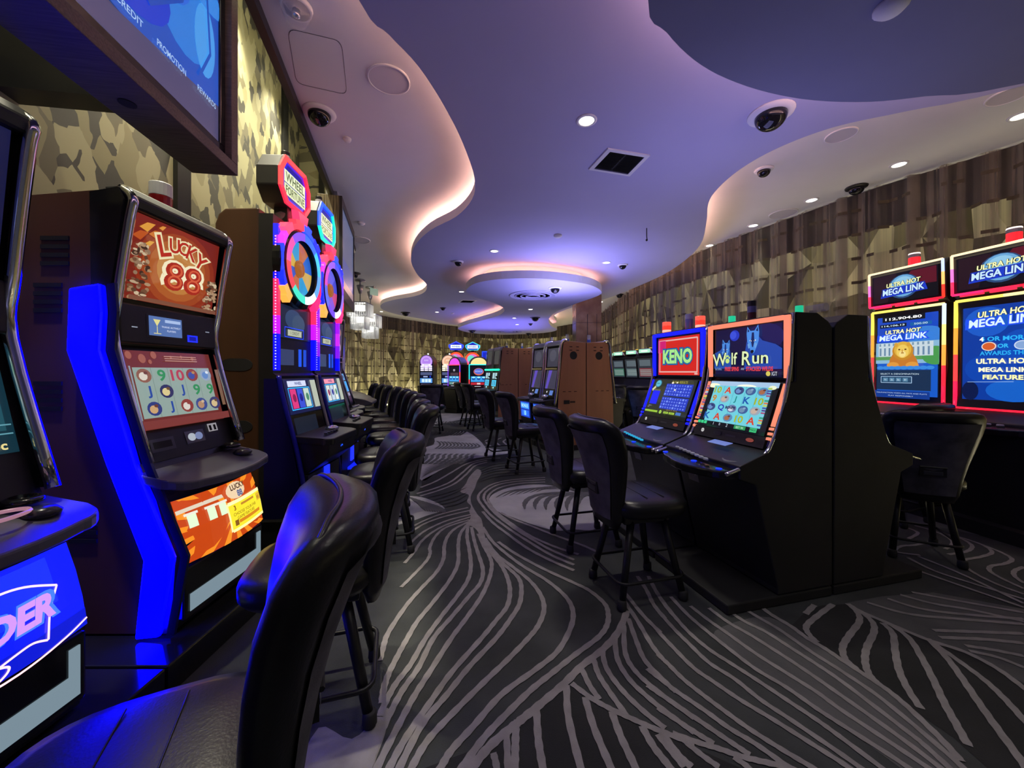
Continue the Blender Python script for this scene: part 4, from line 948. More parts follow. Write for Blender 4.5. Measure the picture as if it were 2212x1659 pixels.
    m = MB(); m.loft([[(x*.9, -.02, z) for x, z in ((-.06,2.36),(.06,2.36),(.10,2.50),(-.10,2.50))], [(x, -.07, z) for x, z in ((-.04,2.37),(.04,2.37),(.08,2.49),(-.08,2.49))]], '#ff3058*2'); m.build('pointer', t)
    # octagonal sign on a neck
    m = MB(); m.box(-.07,.02,2.40,.07,.12,2.58,'black_satin'); m.lathe([(.07,0),(.08,.05),(.06,.09),(.002,.1)], 'clear_plastic', c=(0,.07,2.42), n=16); m.build('neck', t)
    oc = [(-.15,2.52),(.15,2.52),(.235,2.62),(.235,2.76),(.16,2.88),(-.16,2.88),(-.235,2.76),(-.235,2.62)]
    m = MB(); m.loft([[(x, .16, z) for x, z in oc], [(x, .0, z) for x, z in oc]], 'black_satin'); sg = m.build('sign_box', t, bevel=.01)
    col = '#ff2038*2.2' if sgn == 'red' else '#10c8b0*1.8'; col2 = '#ff4040*2' if sgn == 'red' else '#2050ff*2'
    m = MB(); c_ = (0, 2.70)
    for i in range(8):
        a, b = oc[i], oc[(i+1) % 8]; k = .84; ia = (a[0]*k, c_[1]+(a[1]-c_[1])*k); ib = (b[0]*k, c_[1]+(b[1]-c_[1])*k)
        m.loft([[(a[0],.0,a[1]),(b[0],.0,b[1]),(ib[0],.0,ib[1]),(ia[0],.0,ia[1])], [(a[0],-.015,a[1]),(b[0],-.015,b[1]),(ib[0],-.02,ib[1]),(ia[0],-.02,ia[1])]], col if i in (0,1,2,3,7) else col2)
    m.build('neon_border', sg)
    pl = Pl((-.235,-.002,2.52), (.47,0,0), (0,0,.36)); A = Art(pl); k = .80; A.poly([(.5+x/.47*k, .5+(z-2.70)/.36*k) for x, z in oc], '#1018d0*1.2'); k = .68; A.poly([(.5+x/.47*k, .5+(z-2.70)/.36*k) for x, z in oc], '#0c10a0')
    A.rect(.16,.46,.84,.72,'#e8f0c8*1.1'); A.rect(.16,.20,.84,.44,'#dce8b8*1.1'); A.text('WHEEL',.5,.59,.19,'#5a6a40',bold=.02,maxw=.6); A.text('FORTUNE',.5,.32,.17,'#5a6a40',bold=.02,maxw=.6); A.build('lettering', sg)
    candle(t, .02, .08, 2.88, [(.05,'@101012/.4'),(.035,'@c8c8cc/.3'),(.03,'@101012/.4')], .032)
    # upper screen, card panel, reels, belly display
    pl = Pl((-h+.05,-.004,1.50), (W-.10,0,0), (0,0,.26)); s_ = plate('upper_screen', t, pl, 'black_gloss'); A = Art(pl); A.rect(.02,.02,.98,.98,'#182238'); A.ell(.45,.6,.25,.3,'#2c4468'); A.ell(.6,.5,.2,.28,'#3a4f6c'); A.frame(.18,.06,.75,.34,.02,'#2040ff*1.5'); A.rect(.26,.10,.68,.28,'#b9bfa8'); A.text('1 CREDIT',.47,.19,.09,'#3a3a2a'); A.build('artwork', s_)
    pl = Pl((-h+.05,-.004,1.26), (W-.10,0,0), (0,0,.20)); s_ = plate('card_panel', t, pl, 'black_satin'); A = Art(pl); A.rect(.08,.2,.46,.8,'#3a4670*.8'); A.build('display', s_); A = Art(pl); A.rect(.60,.15,.70,.85,'#1c50e0*1.2'); A.build('light_bar', s_); A = Art(pl); A.rect(.76,.15,.86,.85,'#1c50e0*.9'); A.build('light_bar', s_)
    pl = face_panel(-h+.05, h-.05, (-.085,.93), (-.025,1.19)); pl.O += pl.n*.012
    s_ = plate('reel_window', t, pl, 'black_gloss'); A = Art(pl)
    A.rect(0,0,1,1,'#101848'); A.rect(.10,.78,.66,.95,'#d8e0ff' if sgn == 'red' else '#ff9ab0'); A.frame(.08,.12,.72,.74,.025,'#30a8ff*1.6')
    for i in range(3): A.rect(.11+.2*i,.15,.28+.2*i,.71,('#e03a80','#3a50d8','#c8dcd0')[i] if sgn == 'red' else ('#dfe6e0','#c8dcec','#e8f0e8')[i])
    for i in range(3): A.ell(.195+.2*i,.45,.05,.12,('#8a1a50','#1a1a8a','#4a8a6a')[i],12)
    A.rect(.78,.1,.96,.95,'#b8c0b0'); A.text('WHEEL',.38,.865,.09,'#203080',bold=.02); A.build('artwork', s_)
    pl = face_panel(-h+.05, h-.05, (-.13,.74), (-.088,.92)); pl.O += pl.n*.012; s_ = plate('glass_panel', t, pl, 'black_gloss')
    A = Art(pl); A.rect(.05,.1,.75,.9,'#141c2a'); A.build('artwork', s_)
    d = deck(t, W-.04, -.10, -.40, .79, .05, r=.06, drop=.03, bow=.0)
    buttons(d, [(-.14+.05*i,-.30) for i in range(5)], '@303036/.3', .775, (.017,.012))
    m = MB(); m.lathe([(.05,0),(.055,.015),(.035,.03),(.002,.034)], 'chrome', n=20); o = m.build('round_button', d, smooth=True); o.location = (.12,-.24,.775)
    m = MB(); m.prism([(-.12,.74),(-.385,.73),(-.37,.62),(-.22,.50),(-.12,.50)], -h+.03, h-.03, 'black_satin'); b = m.build('deck_box', t, bevel=.012)
    pl = face_panel(-.08, .0, (-.36,.64), (-.38,.70)); pl.O += pl.n*.006; A = Art(pl); A.disc(.6,.4,.35,'#1a50ff*1.5'); A.disc(.6,.4,.2,'#081a60'); A.build('lock_light', b)
    m = MB(); m.prism([(-.12,.50),(-.235,.50),(-.23,.20),(-.12,.20)], -h+.02, h-.02, 'black_satin'); b = m.build('lower_door', t)
    m = MB(); m.box(-.02,-.245,.36,.07,-.23,.50,'#1828ff*1.8'); m.loft([[(.025+.16*math.cos(a), -.24-.09*abs(math.sin(a)), z) for a in [PI+PI*j/14 for j in range(15)]] for z in (.30,.325)], '#1020e0*1.3'); m.build('coin_cup', b)
    m = MB(); m.box(-h-.05,-.30,0,h+.05,.40,.20,'black_gloss'); m.build('plinth', t, bevel=.006)
    return t
noisy('brown_dark', [(.35, (.058, .026, .012)), (.65, (.085, .038, .017))], 4, .35, stretch=(1, 1, .15), detail=5)
noisy('orange_dark', [(.35, (.10, .055, .022)), (.65, (.15, .085, .035))], 4, .3, stretch=(1, 1, .15), detail=5)
wheel_machine('tall wheel machine with a red bordered octagon sign and rainbow ring', -1.72, 3.04, 93, 'red', 'rainbow')
wheel_machine('wheel machine with a teal bordered octagon sign and violet ring, second of the pair', -1.85, 3.83, 97, 'teal', 'violet')

# ------------------------------------------------------------------ further machines of the left bank
def slim_machine(label, X, Y, ang, Hh=2.05, group='machines of the left bank', shell='black_satin', side='black_satin', top=None, main=None, W=.54):
    t = thing('slot_machine', label, 'slot machine', (X, Y, 0), math.radians(ang), group); h = W/2
    m = MB(); m.prism([(.38,.14),(.38,Hh-.03),(.30,Hh),(.06,Hh),(.0,Hh-.04),(.03,1.36),(-.0,1.24),(-.14,.80),(-.10,.70),(-.14,.14)], -h, h, shell, side); m.build('cabinet', t, bevel=.012)
    for s in (-1, 1):
        m = MB(); m.tube(cat_rom([Vector((s*(h-.012), y, z)) for y, z in ((.0,Hh-.03),(-.008,Hh-.08),(.022,1.36),(-.01,1.24),(-.15,.80))], 3), .012, 'silver', 6); m.build('edge_trim', t, smooth=True)
    pl = face_panel(-h+.04, h-.04, (.026,1.46), (.002,Hh-.09)); pl.O += pl.n*.004; s_ = plate('top_screen', t, pl, 'black_gloss'); A = Art(pl); (top or (lambda A: (A.rect(.02,.02,.98,.98,'#3a3040'), A.ell(.5,.7,.3,.14,'#a06a50'), A.ell(.4,.45,.3,.2,'#8a7a88'), A.ell(.6,.25,.25,.15,'#9a8a98'))))(A); A.build('artwork', s_)
    m = MB(); m.box(-h+.05,.0,1.37,h-.05,.03,1.45,'silver'); m.box(-h+.10,-.004,1.385,h-.10,.0,1.435,'black_matt'); m.build('card_slot', t, bevel=.004)
    pl = face_panel(-h+.04, h-.04, (-.13,.83), (.0,1.24)); pl.O += pl.n*.006; s_ = plate('main_screen', t, pl, 'black_gloss'); A = Art(pl)
    (main or (lambda A: (A.rect(.03,.03,.97,.97,'#10182c'), A.rect(.12,.74,.88,.95,'#5a98d0'), A.ell(.5,.85,.3,.08,'#203a60'), A.rect(.1,.36,.9,.70,'#2ba0e8*1.1'), [A.line([(.1+.16*i,.36),(.1+.16*i,.70)],.015,'#0c3a80') for i in range(1,5)], A.rect(.15,.22,.85,.32,'#8a94b0'), A.rect(.1,.05,.5,.18,'#2a30c0'))))(A); A.build('artwork', s_)
    d = deck(t, W-.02, -.08, -.30, .80, .05, r=.07, drop=.03); buttons(d, [(-.15+.06*i,-.22) for i in range(6)], '@d8d8c8/.3', .785, (.02,.014))
    m = MB(); m.prism([(-.10,.74),(-.25,.72),(-.22,.30),(-.1,.30)], -h+.02, h-.02, 'black_satin'); b = m.build('belly_door', t)
    pl = face_panel(-h+.06, h-.06, (-.225,.36), (-.248,.68)); pl.O += pl.n*.006; A = Art(pl); A.frame(.04,.04,.96,.96,.05,'#2038ff*1.6'); A.rect(.2,.3,.8,.7,'#0c1450'); A.build('belly_light', b)
    m = MB(); m.box(-h-.02,-.22,0,h+.02,.38,.14,'black_matt'); m.build('plinth', t)
    return t
slim_machine('black machine with a pink and grey top screen beyond the wheel machines', -2.1, 4.50, 99, 2.04)
slim_machine('second black machine beyond the wheel machines, before the grey shells', -2.32, 5.14, 100, 2.0)
def shell_machine(label, X, Y, ang):
    t = thing('slot_machine', label, 'slot machine', (X, Y, 0), math.radians(ang), 'grey shelled machines'); W = .6; h = W/2
    pr = cat_rom([Vector((0, y, z)) for y, z in ((.30,1.86),(.12,1.92),(.04,1.80),(.06,1.45),(.04,1.15),(-.06,.92),(-.36,.84),(-.46,.80))], 5)
    m = MB(); m.prism([(p.y, p.z) for p in pr]+[(-.46,.76),(-.12,.70),(-.10,.14),(.35,.14),(.38,1.2)], -h, h, 'grey_shell'); m.build('shell', t, bevel=.015)
    pl = face_panel(-h+.05, h-.05, (.035,1.20), (.025,1.80)); pl.O += pl.n*.02; s_ = plate('screen', t, pl, 'black_gloss'); A = Art(pl); A.rect(.03,.03,.97,.97,'#141c50'); A.ell(.5,.6,.3,.25,'#3040d0'); A.build('artwork', s_)
    m = MB(); m.box(-h+.08,-.30,.842,h-.08,-.10,.85,'black_gloss'); m.build('button_pad', t)
    m = MB(); m.box(-.05,.0,1.46,.05,.03,1.86,'black_satin'); m.build('head_bar', t)
    m = MB(); m.box(-h,-.2,0,h,.34,.14,'black_matt'); m.build('plinth', t)
    return t
shell_machine('nearer grey shelled machine with a curved body, by the left stools', -2.58, 5.86, 103)
shell_machine('middle grey shelled machine by the left stools', -2.92, 6.58, 105)
shell_machine('farthest grey shelled machine next to the back curtain', -3.28, 7.30, 107)

# ------------------------------------------------------------------ framed wall display, upper left
t = thing('wall_display', 'large wood framed screen hanging at the upper left, showing blue pictures', 'screen', (-1.472, 2.065, 2.30), math.radians(99.0))
TW, TH, TD = 1.75, .985, .22
m = MB()
for b in ((-TW,0,0,0,TD,.055), (-TW,0,TH-.055,0,TD,TH), (-.06,0,.055,0,TD,TH-.055), (-TW,0,.055,-TW+.06,TD,TH-.055)): m.box(*b, 'tv_wood')
m.box(-TW+.05,TD-.03,.05,-.05,TD,TH-.05,'black_matt'); m.build('frame', t, bevel=.003)
for x in (-.55, -1.05):
    m = MB(); m.lathe([(.028,0),(.028,-.004),(.018,-.004)], 'black_matt', c=(x,.12,.001), n=16); m.build('bottom_knob', t)
m = MB()
for b in ((-TW+.06,.03,.055,-.06,.05,.115), (-TW+.06,.03,TH-.09,-.06,.05,TH-.055), (-.10,.03,.115,-.06,.05,TH-.09), (-TW+.06,.03,.115,-TW+.10,.05,TH-.09)): m.box(*b, 'black_gloss')
m.build('bezel', t, bevel=.004)
pl = Pl((-TW+.10,.045,.115), (TW-.20,0,0), (0,0,TH-.205)); s_ = plate('screen', t, pl, 'black_gloss'); A = Art(pl)
A.rect(0,0,1,1,'#23407e*.9'); A.rect(0,.0,1,.16,'#4a4468*.9'); A.poly([(.25,0),(1,0),(1,.30),(.62,.16)],'#4e4a70*.9'); A.poly([(0,.22),(.45,.2),(.62,.16),(1,.24),(1,1),(0,1)],'#2354c0*.9')
for u, v, ru, rv, c in ((.84,.62,.13,.30,'#2f7fe0'),(.93,.55,.05,.22,'#4a9ff0'),(.62,.45,.16,.22,'#1f3fd0'),(.70,.70,.16,.2,'#2f6ae0'),(.9,.85,.12,.1,'#3a8ae8'),(.45,.6,.16,.3,'#1c48b8'),(.25,.6,.2,.3,'#2a66d0')): A.ell(u,v,ru,rv,c+'*.9')
A.line([(.86,.95),(.82,.6),(.70,.36)],.03,'#1a48b0'); A.line([(.93,.9),(.95,.5),(.9,.3)],.02,'#1a50b8')
for u, wd, b in ((.52,.05,'PLAY'),(.64,.08,'CREDIT'),(.78,.11,'PROMOTION'),(.93,.09,'REWARDS')): A.text(b,u,.205,.035,'#a8c8f0',bold=.01,maxw=wd)
A.build('artwork', s_)
m = MB(); m.box(-.34,TD,.15,-.22,TD+.62,.8,'black_satin'); m.build('mount', t)

# second display hanging from the ceiling, seen edge on
ang = math.radians(106); X0, Y0 = at(739, 4.26), 4.26
t = thing('hanging_display', 'hanging display box with striped wood side, seen almost edge on past the wheel machines', 'screen', (X0, Y0, 0), ang)
m = MB(); m.box(0,.03,2.08,1.15,.255,3.20,'zebra_wood'); m.build('box', t, bevel=.003)
m = MB()
for b in ((0,0,2.08,1.15,.03,2.2),(0,0,3.11,1.15,.03,3.20),(0,0,2.2,.05,.03,3.11),(1.10,0,2.2,1.15,.03,3.11)): m.box(*b, '@2a2622/.4')
m.build('bezel', t)
pl = Pl((.05,.012,2.2), (1.05,0,0), (0,0,.91)); s_ = plate('screen', t, pl, 'black_gloss'); A = Art(pl); A.rect(0,0,1,1,'#5a6488*.8'); A.rect(0,.1,1,.4,'#4858a0*.8'); A.rect(0,.0,1,.12,'#a88a90*.8'); A.build('artwork', s_)
m = MB(); m.tube([(.2,.13,3.19),(.2,.13,3.28)], .022, 'silver', 10); m.box(.13,.07,3.24,.27,.19,3.30,'silver'); m.build('ceiling_bracket', t)
# ------------------------------------------------------------------ slanted double screen machines, back to back
B0 = Vector((1.09, 1.93)); BT = Vector((.968, .251)); BU = Vector((-.251, .968))
def slant_machine(label, u, back, glow, topart, mainart, W=.61, tops=True, flip=False):
    loc = B0+BU*u+(BT*(1.466 if back else 0)); rz = math.radians(-75.5+(180 if back else 0))
    t = thing('slant_slot_machine', label, 'slot machine', (loc.x, loc.y, 0), rz, 'slanted machines standing back to back'); h = W/2
    prof = [(.725,.06),(.725,1.50),(.70,1.53),(.62,1.575),(.47,1.575),(.465,1.20),(.435,1.19),(.30,.83),(.10,.76),(.10,.69),(.20,.655),(.345,.09),(.345,.06)]
    m = MB(); m.prism(prof, -h, h, 'black_satin', 'black_matt'); m.build('cabinet', t, bevel=.006)
    m = MB(); m.box(-h,.02,0,h,.725,.055,'black_matt'); m.build('base_plate', t, bevel=.008)
    for s in (-1, 1):
        m = MB(); m.prism([(.475,1.565),(.445,1.565),(.437,1.205),(.30,.845),(.33,.83),(.47,1.20)], s*(h-.022)-.012, s*(h-.022)+.012, 'black_gloss'); m.build('side_rail', t, bevel=.003)
        m = MB(); m.box(s*(h-.026)-.016, .432, 1.215, s*(h-.026)+.016, .446, 1.56, glow)
        m.loft([[(s*(h-.026)-.013, .428-.001, 1.185), (s*(h-.026)+.013, .428-.001, 1.185), (s*(h-.026)+.013, .44, 1.18), (s*(h-.026)-.013, .44, 1.18)], [(s*(h-.026)-.013, .338, .955), (s*(h-.026)+.013, .338, .955), (s*(h-.026)+.013, .35, .95), (s*(h-.026)-.013, .35, .95)]][::-1], glow)
        for k in range(3):
            z = .935-.026*k; y = .331-.010*k; m.loft([[(s*(h-.026)-.011, y-.008, z), (s*(h-.026)+.011, y-.008, z), (s*(h-.026)+.011, y+.006, z+.0), (s*(h-.026)-.011, y+.006, z)], [(s*(h-.026)-.011, y-.004, z+.013), (s*(h-.026)+.011, y-.004, z+.013), (s*(h-.026)+.011, y+.010, z+.013), (s*(h-.026)-.011, y+.010, z+.013)]], glow)
        m.build('glow_bar', t)
        m = MB(); m.tube(cat_rom([Vector((s*(h-.012), y, z)) for y, z in ((.46,1.57),(.43,1.20),(.30,.84),(.14,.755),(.02,.72))], 4), .011, 'chrome', 8); m.build('chrome_trim', t, smooth=True)
    m = MB(); m.box(-h+.045,.430,1.535,h-.045,.446,1.562,glow); m.build('top_glow', t)
    pl = Pl((-h+.055,.448,1.215), (W-.11,0,0), (0,.004,.315)); s_ = plate('top_screen', t, pl, 'black_gloss'); topart(pl, s_)
    pl = face_panel(-h+.055, h-.055, (.318,.895), (.432,1.185)); pl.O += pl.n*.006; s_ = plate('main_screen', t, pl, 'black_gloss'); mainart(pl, s_)
    pl = face_panel(-h+.04, h-.04, (.295,.832), (.316,.893)); pl.O += pl.n*.008; s_ = plate('bill_panel', t, pl, 'black_satin'); A = Art(pl)
    A.disc(.14,.6,.20,'#d8d8d8*.8'); A.text('NFC',.14,.6,.12,'#303030'); A.rect(.50,.45,.64,.62,'@3a3a3e/.3'); A.ell(.38,.55,.06,.2,'@2a2a30/.3'); A.ell(.83,.5,.05,.18,'#a8503c*.6'); A.build('bill_acceptor', s_)
    d = deck(t, W-.01, .30, .015, .775, .045, 'black_gloss', r=.13, drop=.055, bow=.03)
    zz = lambda y: .775+.055*(y-.30)/.285
    m = MB(); m.loft([[(-.06,.17,zz(.17)),(.13,.17,zz(.17)),(.13,.26,zz(.26)),(-.06,.26,zz(.26))],[(-.045,.185,zz(.17)+.022),(.12,.185,zz(.17)+.022),(.12,.255,zz(.26)+.035),(-.045,.255,zz(.26)+.035)]], 'black_satin'); pod = m.build('touch_pad', d)
    m = MB(); m.box(-.035,.19,0,.10,.245,.003,'#7888d8*.8'); o = m.build('display', pod); o.location = (.012,.002,zz(.22)+.029); o.rotation_euler = (.2,0,0)
    m = MB(); m.box(-.075,.19,zz(.2)+.004,-.055,.25,zz(.2)+.026,'#1020ff*1.6'); m.box(-.05,.158,zz(.16)+.002,.03,.168,zz(.16)+.010,'#1020ff*1.6'); m.build('light_bar', d)
    buttons(d, [(-.20+.042*i, .115-.006*i) for i in range(8)], '@b8bcc8/.3' if glow != BLUEG else '#28a8d8*.9', zz(.10)+.000, (.017,.010), slope=.19)
    buttons(d, [(-.23+.035*i, .15) for i in range(3)], '#a0c070*.7', zz(.15), (.015,.009))
    m = MB()
    for x in (-.24,.02,.21): m.lathe([(.016,0),(.016,.004),(.002,.005)], '#1030ff*1.8', c=(x,.055,zz(.055)), n=12)
    m.build('blue_lamp', d)
    m = MB(); m.lathe([(.05,.0),(.055,.022),(.048,.022),(.044,.008),(.002,.008)], 'clear_plastic', n=24); o = m.build('cup_holder', d, smooth=True); o.location = (.20,.16,zz(.16)+.002)
    for k in range(3): m = MB(); m.lathe([(.012,0),(.012,.02),(.009,.022)], 'black_metal', c=(-.06+.05*k,.115,.71), axis='y', n=10); m.build('lock', t)
    for x, y, z in ((-h+.08,.225,.545), (.05,.290,.335)):
        m = MB(); m.loft([[(x,y,z),(x+.09,y,z),(x+.09,y+.01,z),(x,y+.01,z)],[(x,y-.016,z+.055),(x+.09,y-.016,z+.055),(x+.09,y-.006,z+.055),(x,y-.006,z+.055)]], '@8a8a94/.5'); m.build('sticker', t)
    return t, h
BLUEG = '#0a12ff*2.2'; CORAL = '#ff9070*1.0'
def keno_top(pl, parent):
    A = Art(pl); A.rect(0,0,1,1,'#05060a'); A.rect(.03,.03,.97,.97,'#d8281c'); A.rect(.07,.10,.94,.91,'#e0a8a0'); A.rect(.085,.125,.925,.885,'#d4261a'); A.rect(.03,.60,.22,.92,'#d01c70'); A.frame(.03,.60,.22,.92,.008,'#d040a0'); A.frame(.07,.10,.94,.91,.014,'#e8c0b8')
    for b, key, bo in ((.13,'#102868',.16),(.10,'#2a8ac8',.125),(.07,'#12306c',.085),(.03,'#a8e890',.045)):
        A.text('KENO',.51,.49,.33+bo*.7,key,bold=bo,maxw=.66+bo*.3)
    A.rect(.90,.045,.965,.085,'#e8b0a8'); A.build('artwork', parent)
def keno_main(pl, parent):
    A = Art(pl); A.rect(0,0,1,1,'#14160f'); A.rect(.0,.10,1,1,'#2c2f24')
    for u, v, r in ((.3,.6,.2),(.8,.9,.15),(.5,.3,.15),(.15,.5,.12)): A.ell(u,v,r,r*1.1,'#3a3c2c',14)
    A.ell(.15,.88,.075,.10,'#3a88a8'); A.ell(.15,.88,.058,.08,'#60c0d8'); A.text('KENO',.15,.88,.035,'#104a68',bold=.02); A.poly([(.03,.72),(.10,.82),(.12,.76),(.06,.66)],'#d8d8a8')
    A.rect(.08,.32,.26,.68,'#1a22e8*1.2'); A.rect(.08,.68,.26,.72,'#6a6a48'); A.text('DRAW 1',.13,.27,.025,'#b8b8c8'); A.text('PAY',.10,.23,.025,'#b8b8c8')
    A.text('PLAY & RESULTS',.66,.93,.06,'#a8a040',bold=.02,maxw=.34)
    for v0, v1 in ((.56,.88),(.22,.53)):
        A.rect(.38,v0,.97,v1,'#2438b8*1.1'); 
        for r in range(4):
            for c in range(10): A.m.face([A.p.pt(.41+.057*c+.02*a, v0+.045+.075*r+.026*b, A.l) for a, b in ((-1,-1),(1,-1),(1,1),(-1,1))], '#3a54d8' if (r*7+c*3) % 5 else '#6a88f0')
        A.up()
        for r in range(4):
            for c in range(10): A.text(str(1+c+10*r+(40 if v0 < .4 else 0)), .41+.057*c, v1-.045-.075*r, .026, '#b8c8ff'); A.l -= .0007
        A.up()
    A.ell(.52,.90,.025,.025,'#f8f0d8'); A.ell(.62,.91,.02,.02,'#f0e8d0'); A.ell(.62,.72,.02,.02,'#f8f8e8')
    for k in range(4): A.rect(.06+.085*k,.10,.14+.085*k,.15,'#9ac83a'); A.rect(.66+.0*k,.0,.66,.0,'#9ac83a')
    A.disc(.47,.125,.045,'#b8e85a'); A.text('$',.47,.125,.05,'#304010',bold=.03); A.rect(.55,.10,.66,.15,'#a8d048'); A.rect(.68,.10,.80,.15,'#a8d048'); A.rect(.83,.10,.94,.17,'#4a78c8'); A.text('MORE',.74,.125,.028,'#304010'); A.text('GAMES',.605,.125,.028,'#304010'); A.text('QUICK PICK',.73,.19,.04,'#a08a40',maxw=.25)
    A.build('artwork', parent)
def wolf(A, cu, cv, s, key, lit, dark, face=True, right=1):
    """head, ears, neck and back of a wolf in soft tones"""
    T = lambda pts: [(cu+right*x*s, cv+y*s*1.55) for x, y in pts]
    A.poly(T([(-.36,-.75),(-.34,-.2),(-.28,.15),(-.2,.35),(.2,.35),(.34,.2),(.8,.05),(1.05,-.1),(1.05,-.75)]), key)
    A.poly(T([(-.24,.2),(-.27,.48),(-.24,.72),(-.12,.56),(.04,.56),(.18,.76),(.22,.50),(.2,.2),(.1,-.06),(.03,-.2),(-.07,-.2),(-.14,-.04)]), lit)
    A.poly(T([(-.225,.52),(-.225,.65),(-.155,.55)]), dark); A.poly(T([(.10,.55),(.17,.68),(.185,.52)]), dark)
    A.poly(T([(-.05,.5),(.03,.5),(.05,.2),(.0,.0),(-.04,.0),(-.08,.2)]), dark)
    if face:
        A.poly(T([(-.14,.22),(-.05,.19),(-.06,.23),(-.12,.25)]), '#e8f0f8'); A.poly(T([(.12,.22),(.03,.19),(.04,.23),(.10,.25)]), '#e8f0f8')
        A.poly(T([(-.10,.20),(-.07,.20),(-.07,.235),(-.10,.235)]), '#0a1020'); A.poly(T([(.05,.20),(.08,.20),(.08,.235),(.05,.235)]), '#0a1020')
        A.poly(T([(-.06,-.10),(.03,-.10),(.05,-.17),(-.02,-.22),(-.08,-.17)]), '#060a18'); A.poly(T([(-.2,.1),(-.1,.15),(-.1,-.02),(-.16,-.05)]), '#6aa0e0'); A.poly(T([(.18,.1),(.08,.15),(.08,-.02),(.12,-.05)]), '#6aa0e0')
def wolf_top(pl, parent):
    A = Art(pl); A.rect(0,0,1,1,'#060818'); A.rect(.02,.02,.98,.98,'#14123c'); A.ell(.75,.75,.26,.26,'#1c1a50',20); A.ell(.33,.84,.075,.11,'#2438c0'); A.ell(.31,.85,.05,.08,'#3a50d8')
    wolf(A,.19,.48,.26,'#2450a8','#4a8ade','#16307a',True,-1); wolf(A,.63,.58,.36,'#2448a8','#4a8ce4','#12245c')
    A.rect(.02,.02,.98,.06,'#0a0c28')
    W_ = [('W',.13,.36,.26,.95,.06),('lf',.37,.375,.24,.9,0),('R',.55,.37,.27,.95,-.03),('un',.74,.34,.16,1.15,0)]
    for ch, u, v, hh, wd, r in W_: A.text(ch,u,v,hh*1.05,'#0a1018',bold=.07,wide=wd,rot=r); A.l -= .0007
    A.up()
    for ch, u, v, hh, wd, r in W_: A.text(ch,u,v,hh,'#d8e8b0*1.1',bold=.012,wide=wd,rot=r); A.l -= .0007
    A.up()
    A.ell(.262,.33,.032,.05,'#c8e880')                # paw
    for du, dv in ((-.034,.05),(-.013,.085),(.012,.088),(.034,.055)): A.ell(.262+du,.34+dv,.012,.024,'#c8e880',10)
    A.text('FEATURING',.12,.165,.05,'#88a8e0',maxw=.11); A.text('FREE SPINS',.34,.165,.085,'#e04048',bold=.04,maxw=.22); A.text('AND',.505,.165,.04,'#b8c8e8',maxw=.045); A.text('STACKED WILDS',.74,.165,.085,'#e04048',bold=.04,maxw=.36)
    A.disc(.86,.075,.045,'#d8c85a'); A.text('IGT',.94,.075,.07,'#d8e0f0',maxw=.065); A.build('artwork', parent)
def wolf_main(pl, parent):
    A = Art(pl); A.rect(0,0,1,1,'#0c1018'); A.rect(.0,.90,1,1,'#a8c8e8*1.0'); A.ell(.07,.90,.10,.05,'#f8ffd0*1.1'); A.ell(.58,.90,.14,.045,'#f8ffe0*1.1'); A.ell(.93,.90,.05,.04,'#f0f8d8')
    Y_, R_, T_, K_ = '#a8b81c', '#d84020', '#108a88', '#1a58b0'
    w1 = ('#3a4a80','#6a90c8','#20306a'); rock = ('#3f5f98','#6f8fb0','#8aa8c8'); el = ('#5a8ab8','#a86a4a','#6a3a28'); ow = ('#9aa8b8','#c8b0a0','#704a3a')
    rows = [[('10',Y_),('A',R_),w1,rock,el],[('9','#c88a28'),ow,('J',T_),('K',K_),('10',Y_)],[w1,('Q','#2a28b0'),('#6a7aa8','#d8d8e8','#384878'),rock,ow],[('K',K_),('A',R_),el,('10',Y_),('A',R_)]]
    reels(A,.09,.12,.93,.90,rows,'#70d0e0','#2a88a8')
    A.text('BONUS',.51,.42,.06,'#202850',bold=.05,maxw=.15)
    cs = ['#4a50a0','#a84a78','#3a9a78','#c8d050','#5a3a90','#8ac8e8','#d87a4a']
    for i in range(16):
        v = .14+.046*i; A.m.face([A.p.pt(u, vv, A.l) for u, vv in ((.03,v),(.08,v),(.08,v+.03),(.03,v+.03))], cs[i % 7]); A.m.face([A.p.pt(u, vv, A.l) for u, vv in ((.94,v),(.99,v),(.99,v+.03),(.94,v+.03))], cs[(i*3) % 7])
    A.up()
    for k in range(3): A.rect(.07+.055*k,.03,.115+.055*k,.09,'#38d088')
    A.rect(.30,.02,.86,.10,'#05070c'); A.text('1',.34,.06,.06,'#c8d8e8'); A.text('2',.55,.06,.06,'#c8d8e8'); A.text('0',.44,.06,.05,'#c8d8e8'); A.rect(.66,.02,.82,.09,'#2a9a58'); A.text('BET 90',.74,.055,.04,'#c8f0d0'); A.rect(.88,.01,.97,.09,'#38c078'); A.text('MAX',.925,.05,.04,'#0a4028'); A.text('CREDIT 4562  PAYS',.5,.115,.022,'#c8d8e8')
    A.build('artwork', parent)
t, h = slant_machine('slanted machine with a wolf picture on its upper screen and coral glow bars', .335, False, CORAL, wolf_top, wolf_main)
candle(t, -.10, .60, 1.575, [(.06,'@5a1a2a/.3'),(.04,'@6a70b0/.3'),(.035,'@2a2a30/.4')], .026); candle(t, -.21, .55, 1.575, [(.05,'#20c090*1.1')], .022, 'green_lamp'); candle(t, .20, .62, 1.575, [(.055,'#20c090*1.0')], .02, 'green_lamp')
m = MB(); m.lathe([(.022,0),(.022,.10)], 'clear_plastic', n=14); o = m.build('clear_tube', t); o.location = (.25,.62,1.60); o.rotation_euler = (0,PI/2,0)
t, h = slant_machine('slanted machine with the red keno screen and blue glow bars', .965, False, BLUEG, keno_top, keno_main)
for x, nm in ((-.20,0),(.16,1)): candle(t, x, .50+.02*nm, 1.575, [(.02,'#ff9080*2'),(.035,'#ff3020*1.8'),(.03,'#ff5040*1.5')], .034, 'red_lamp')
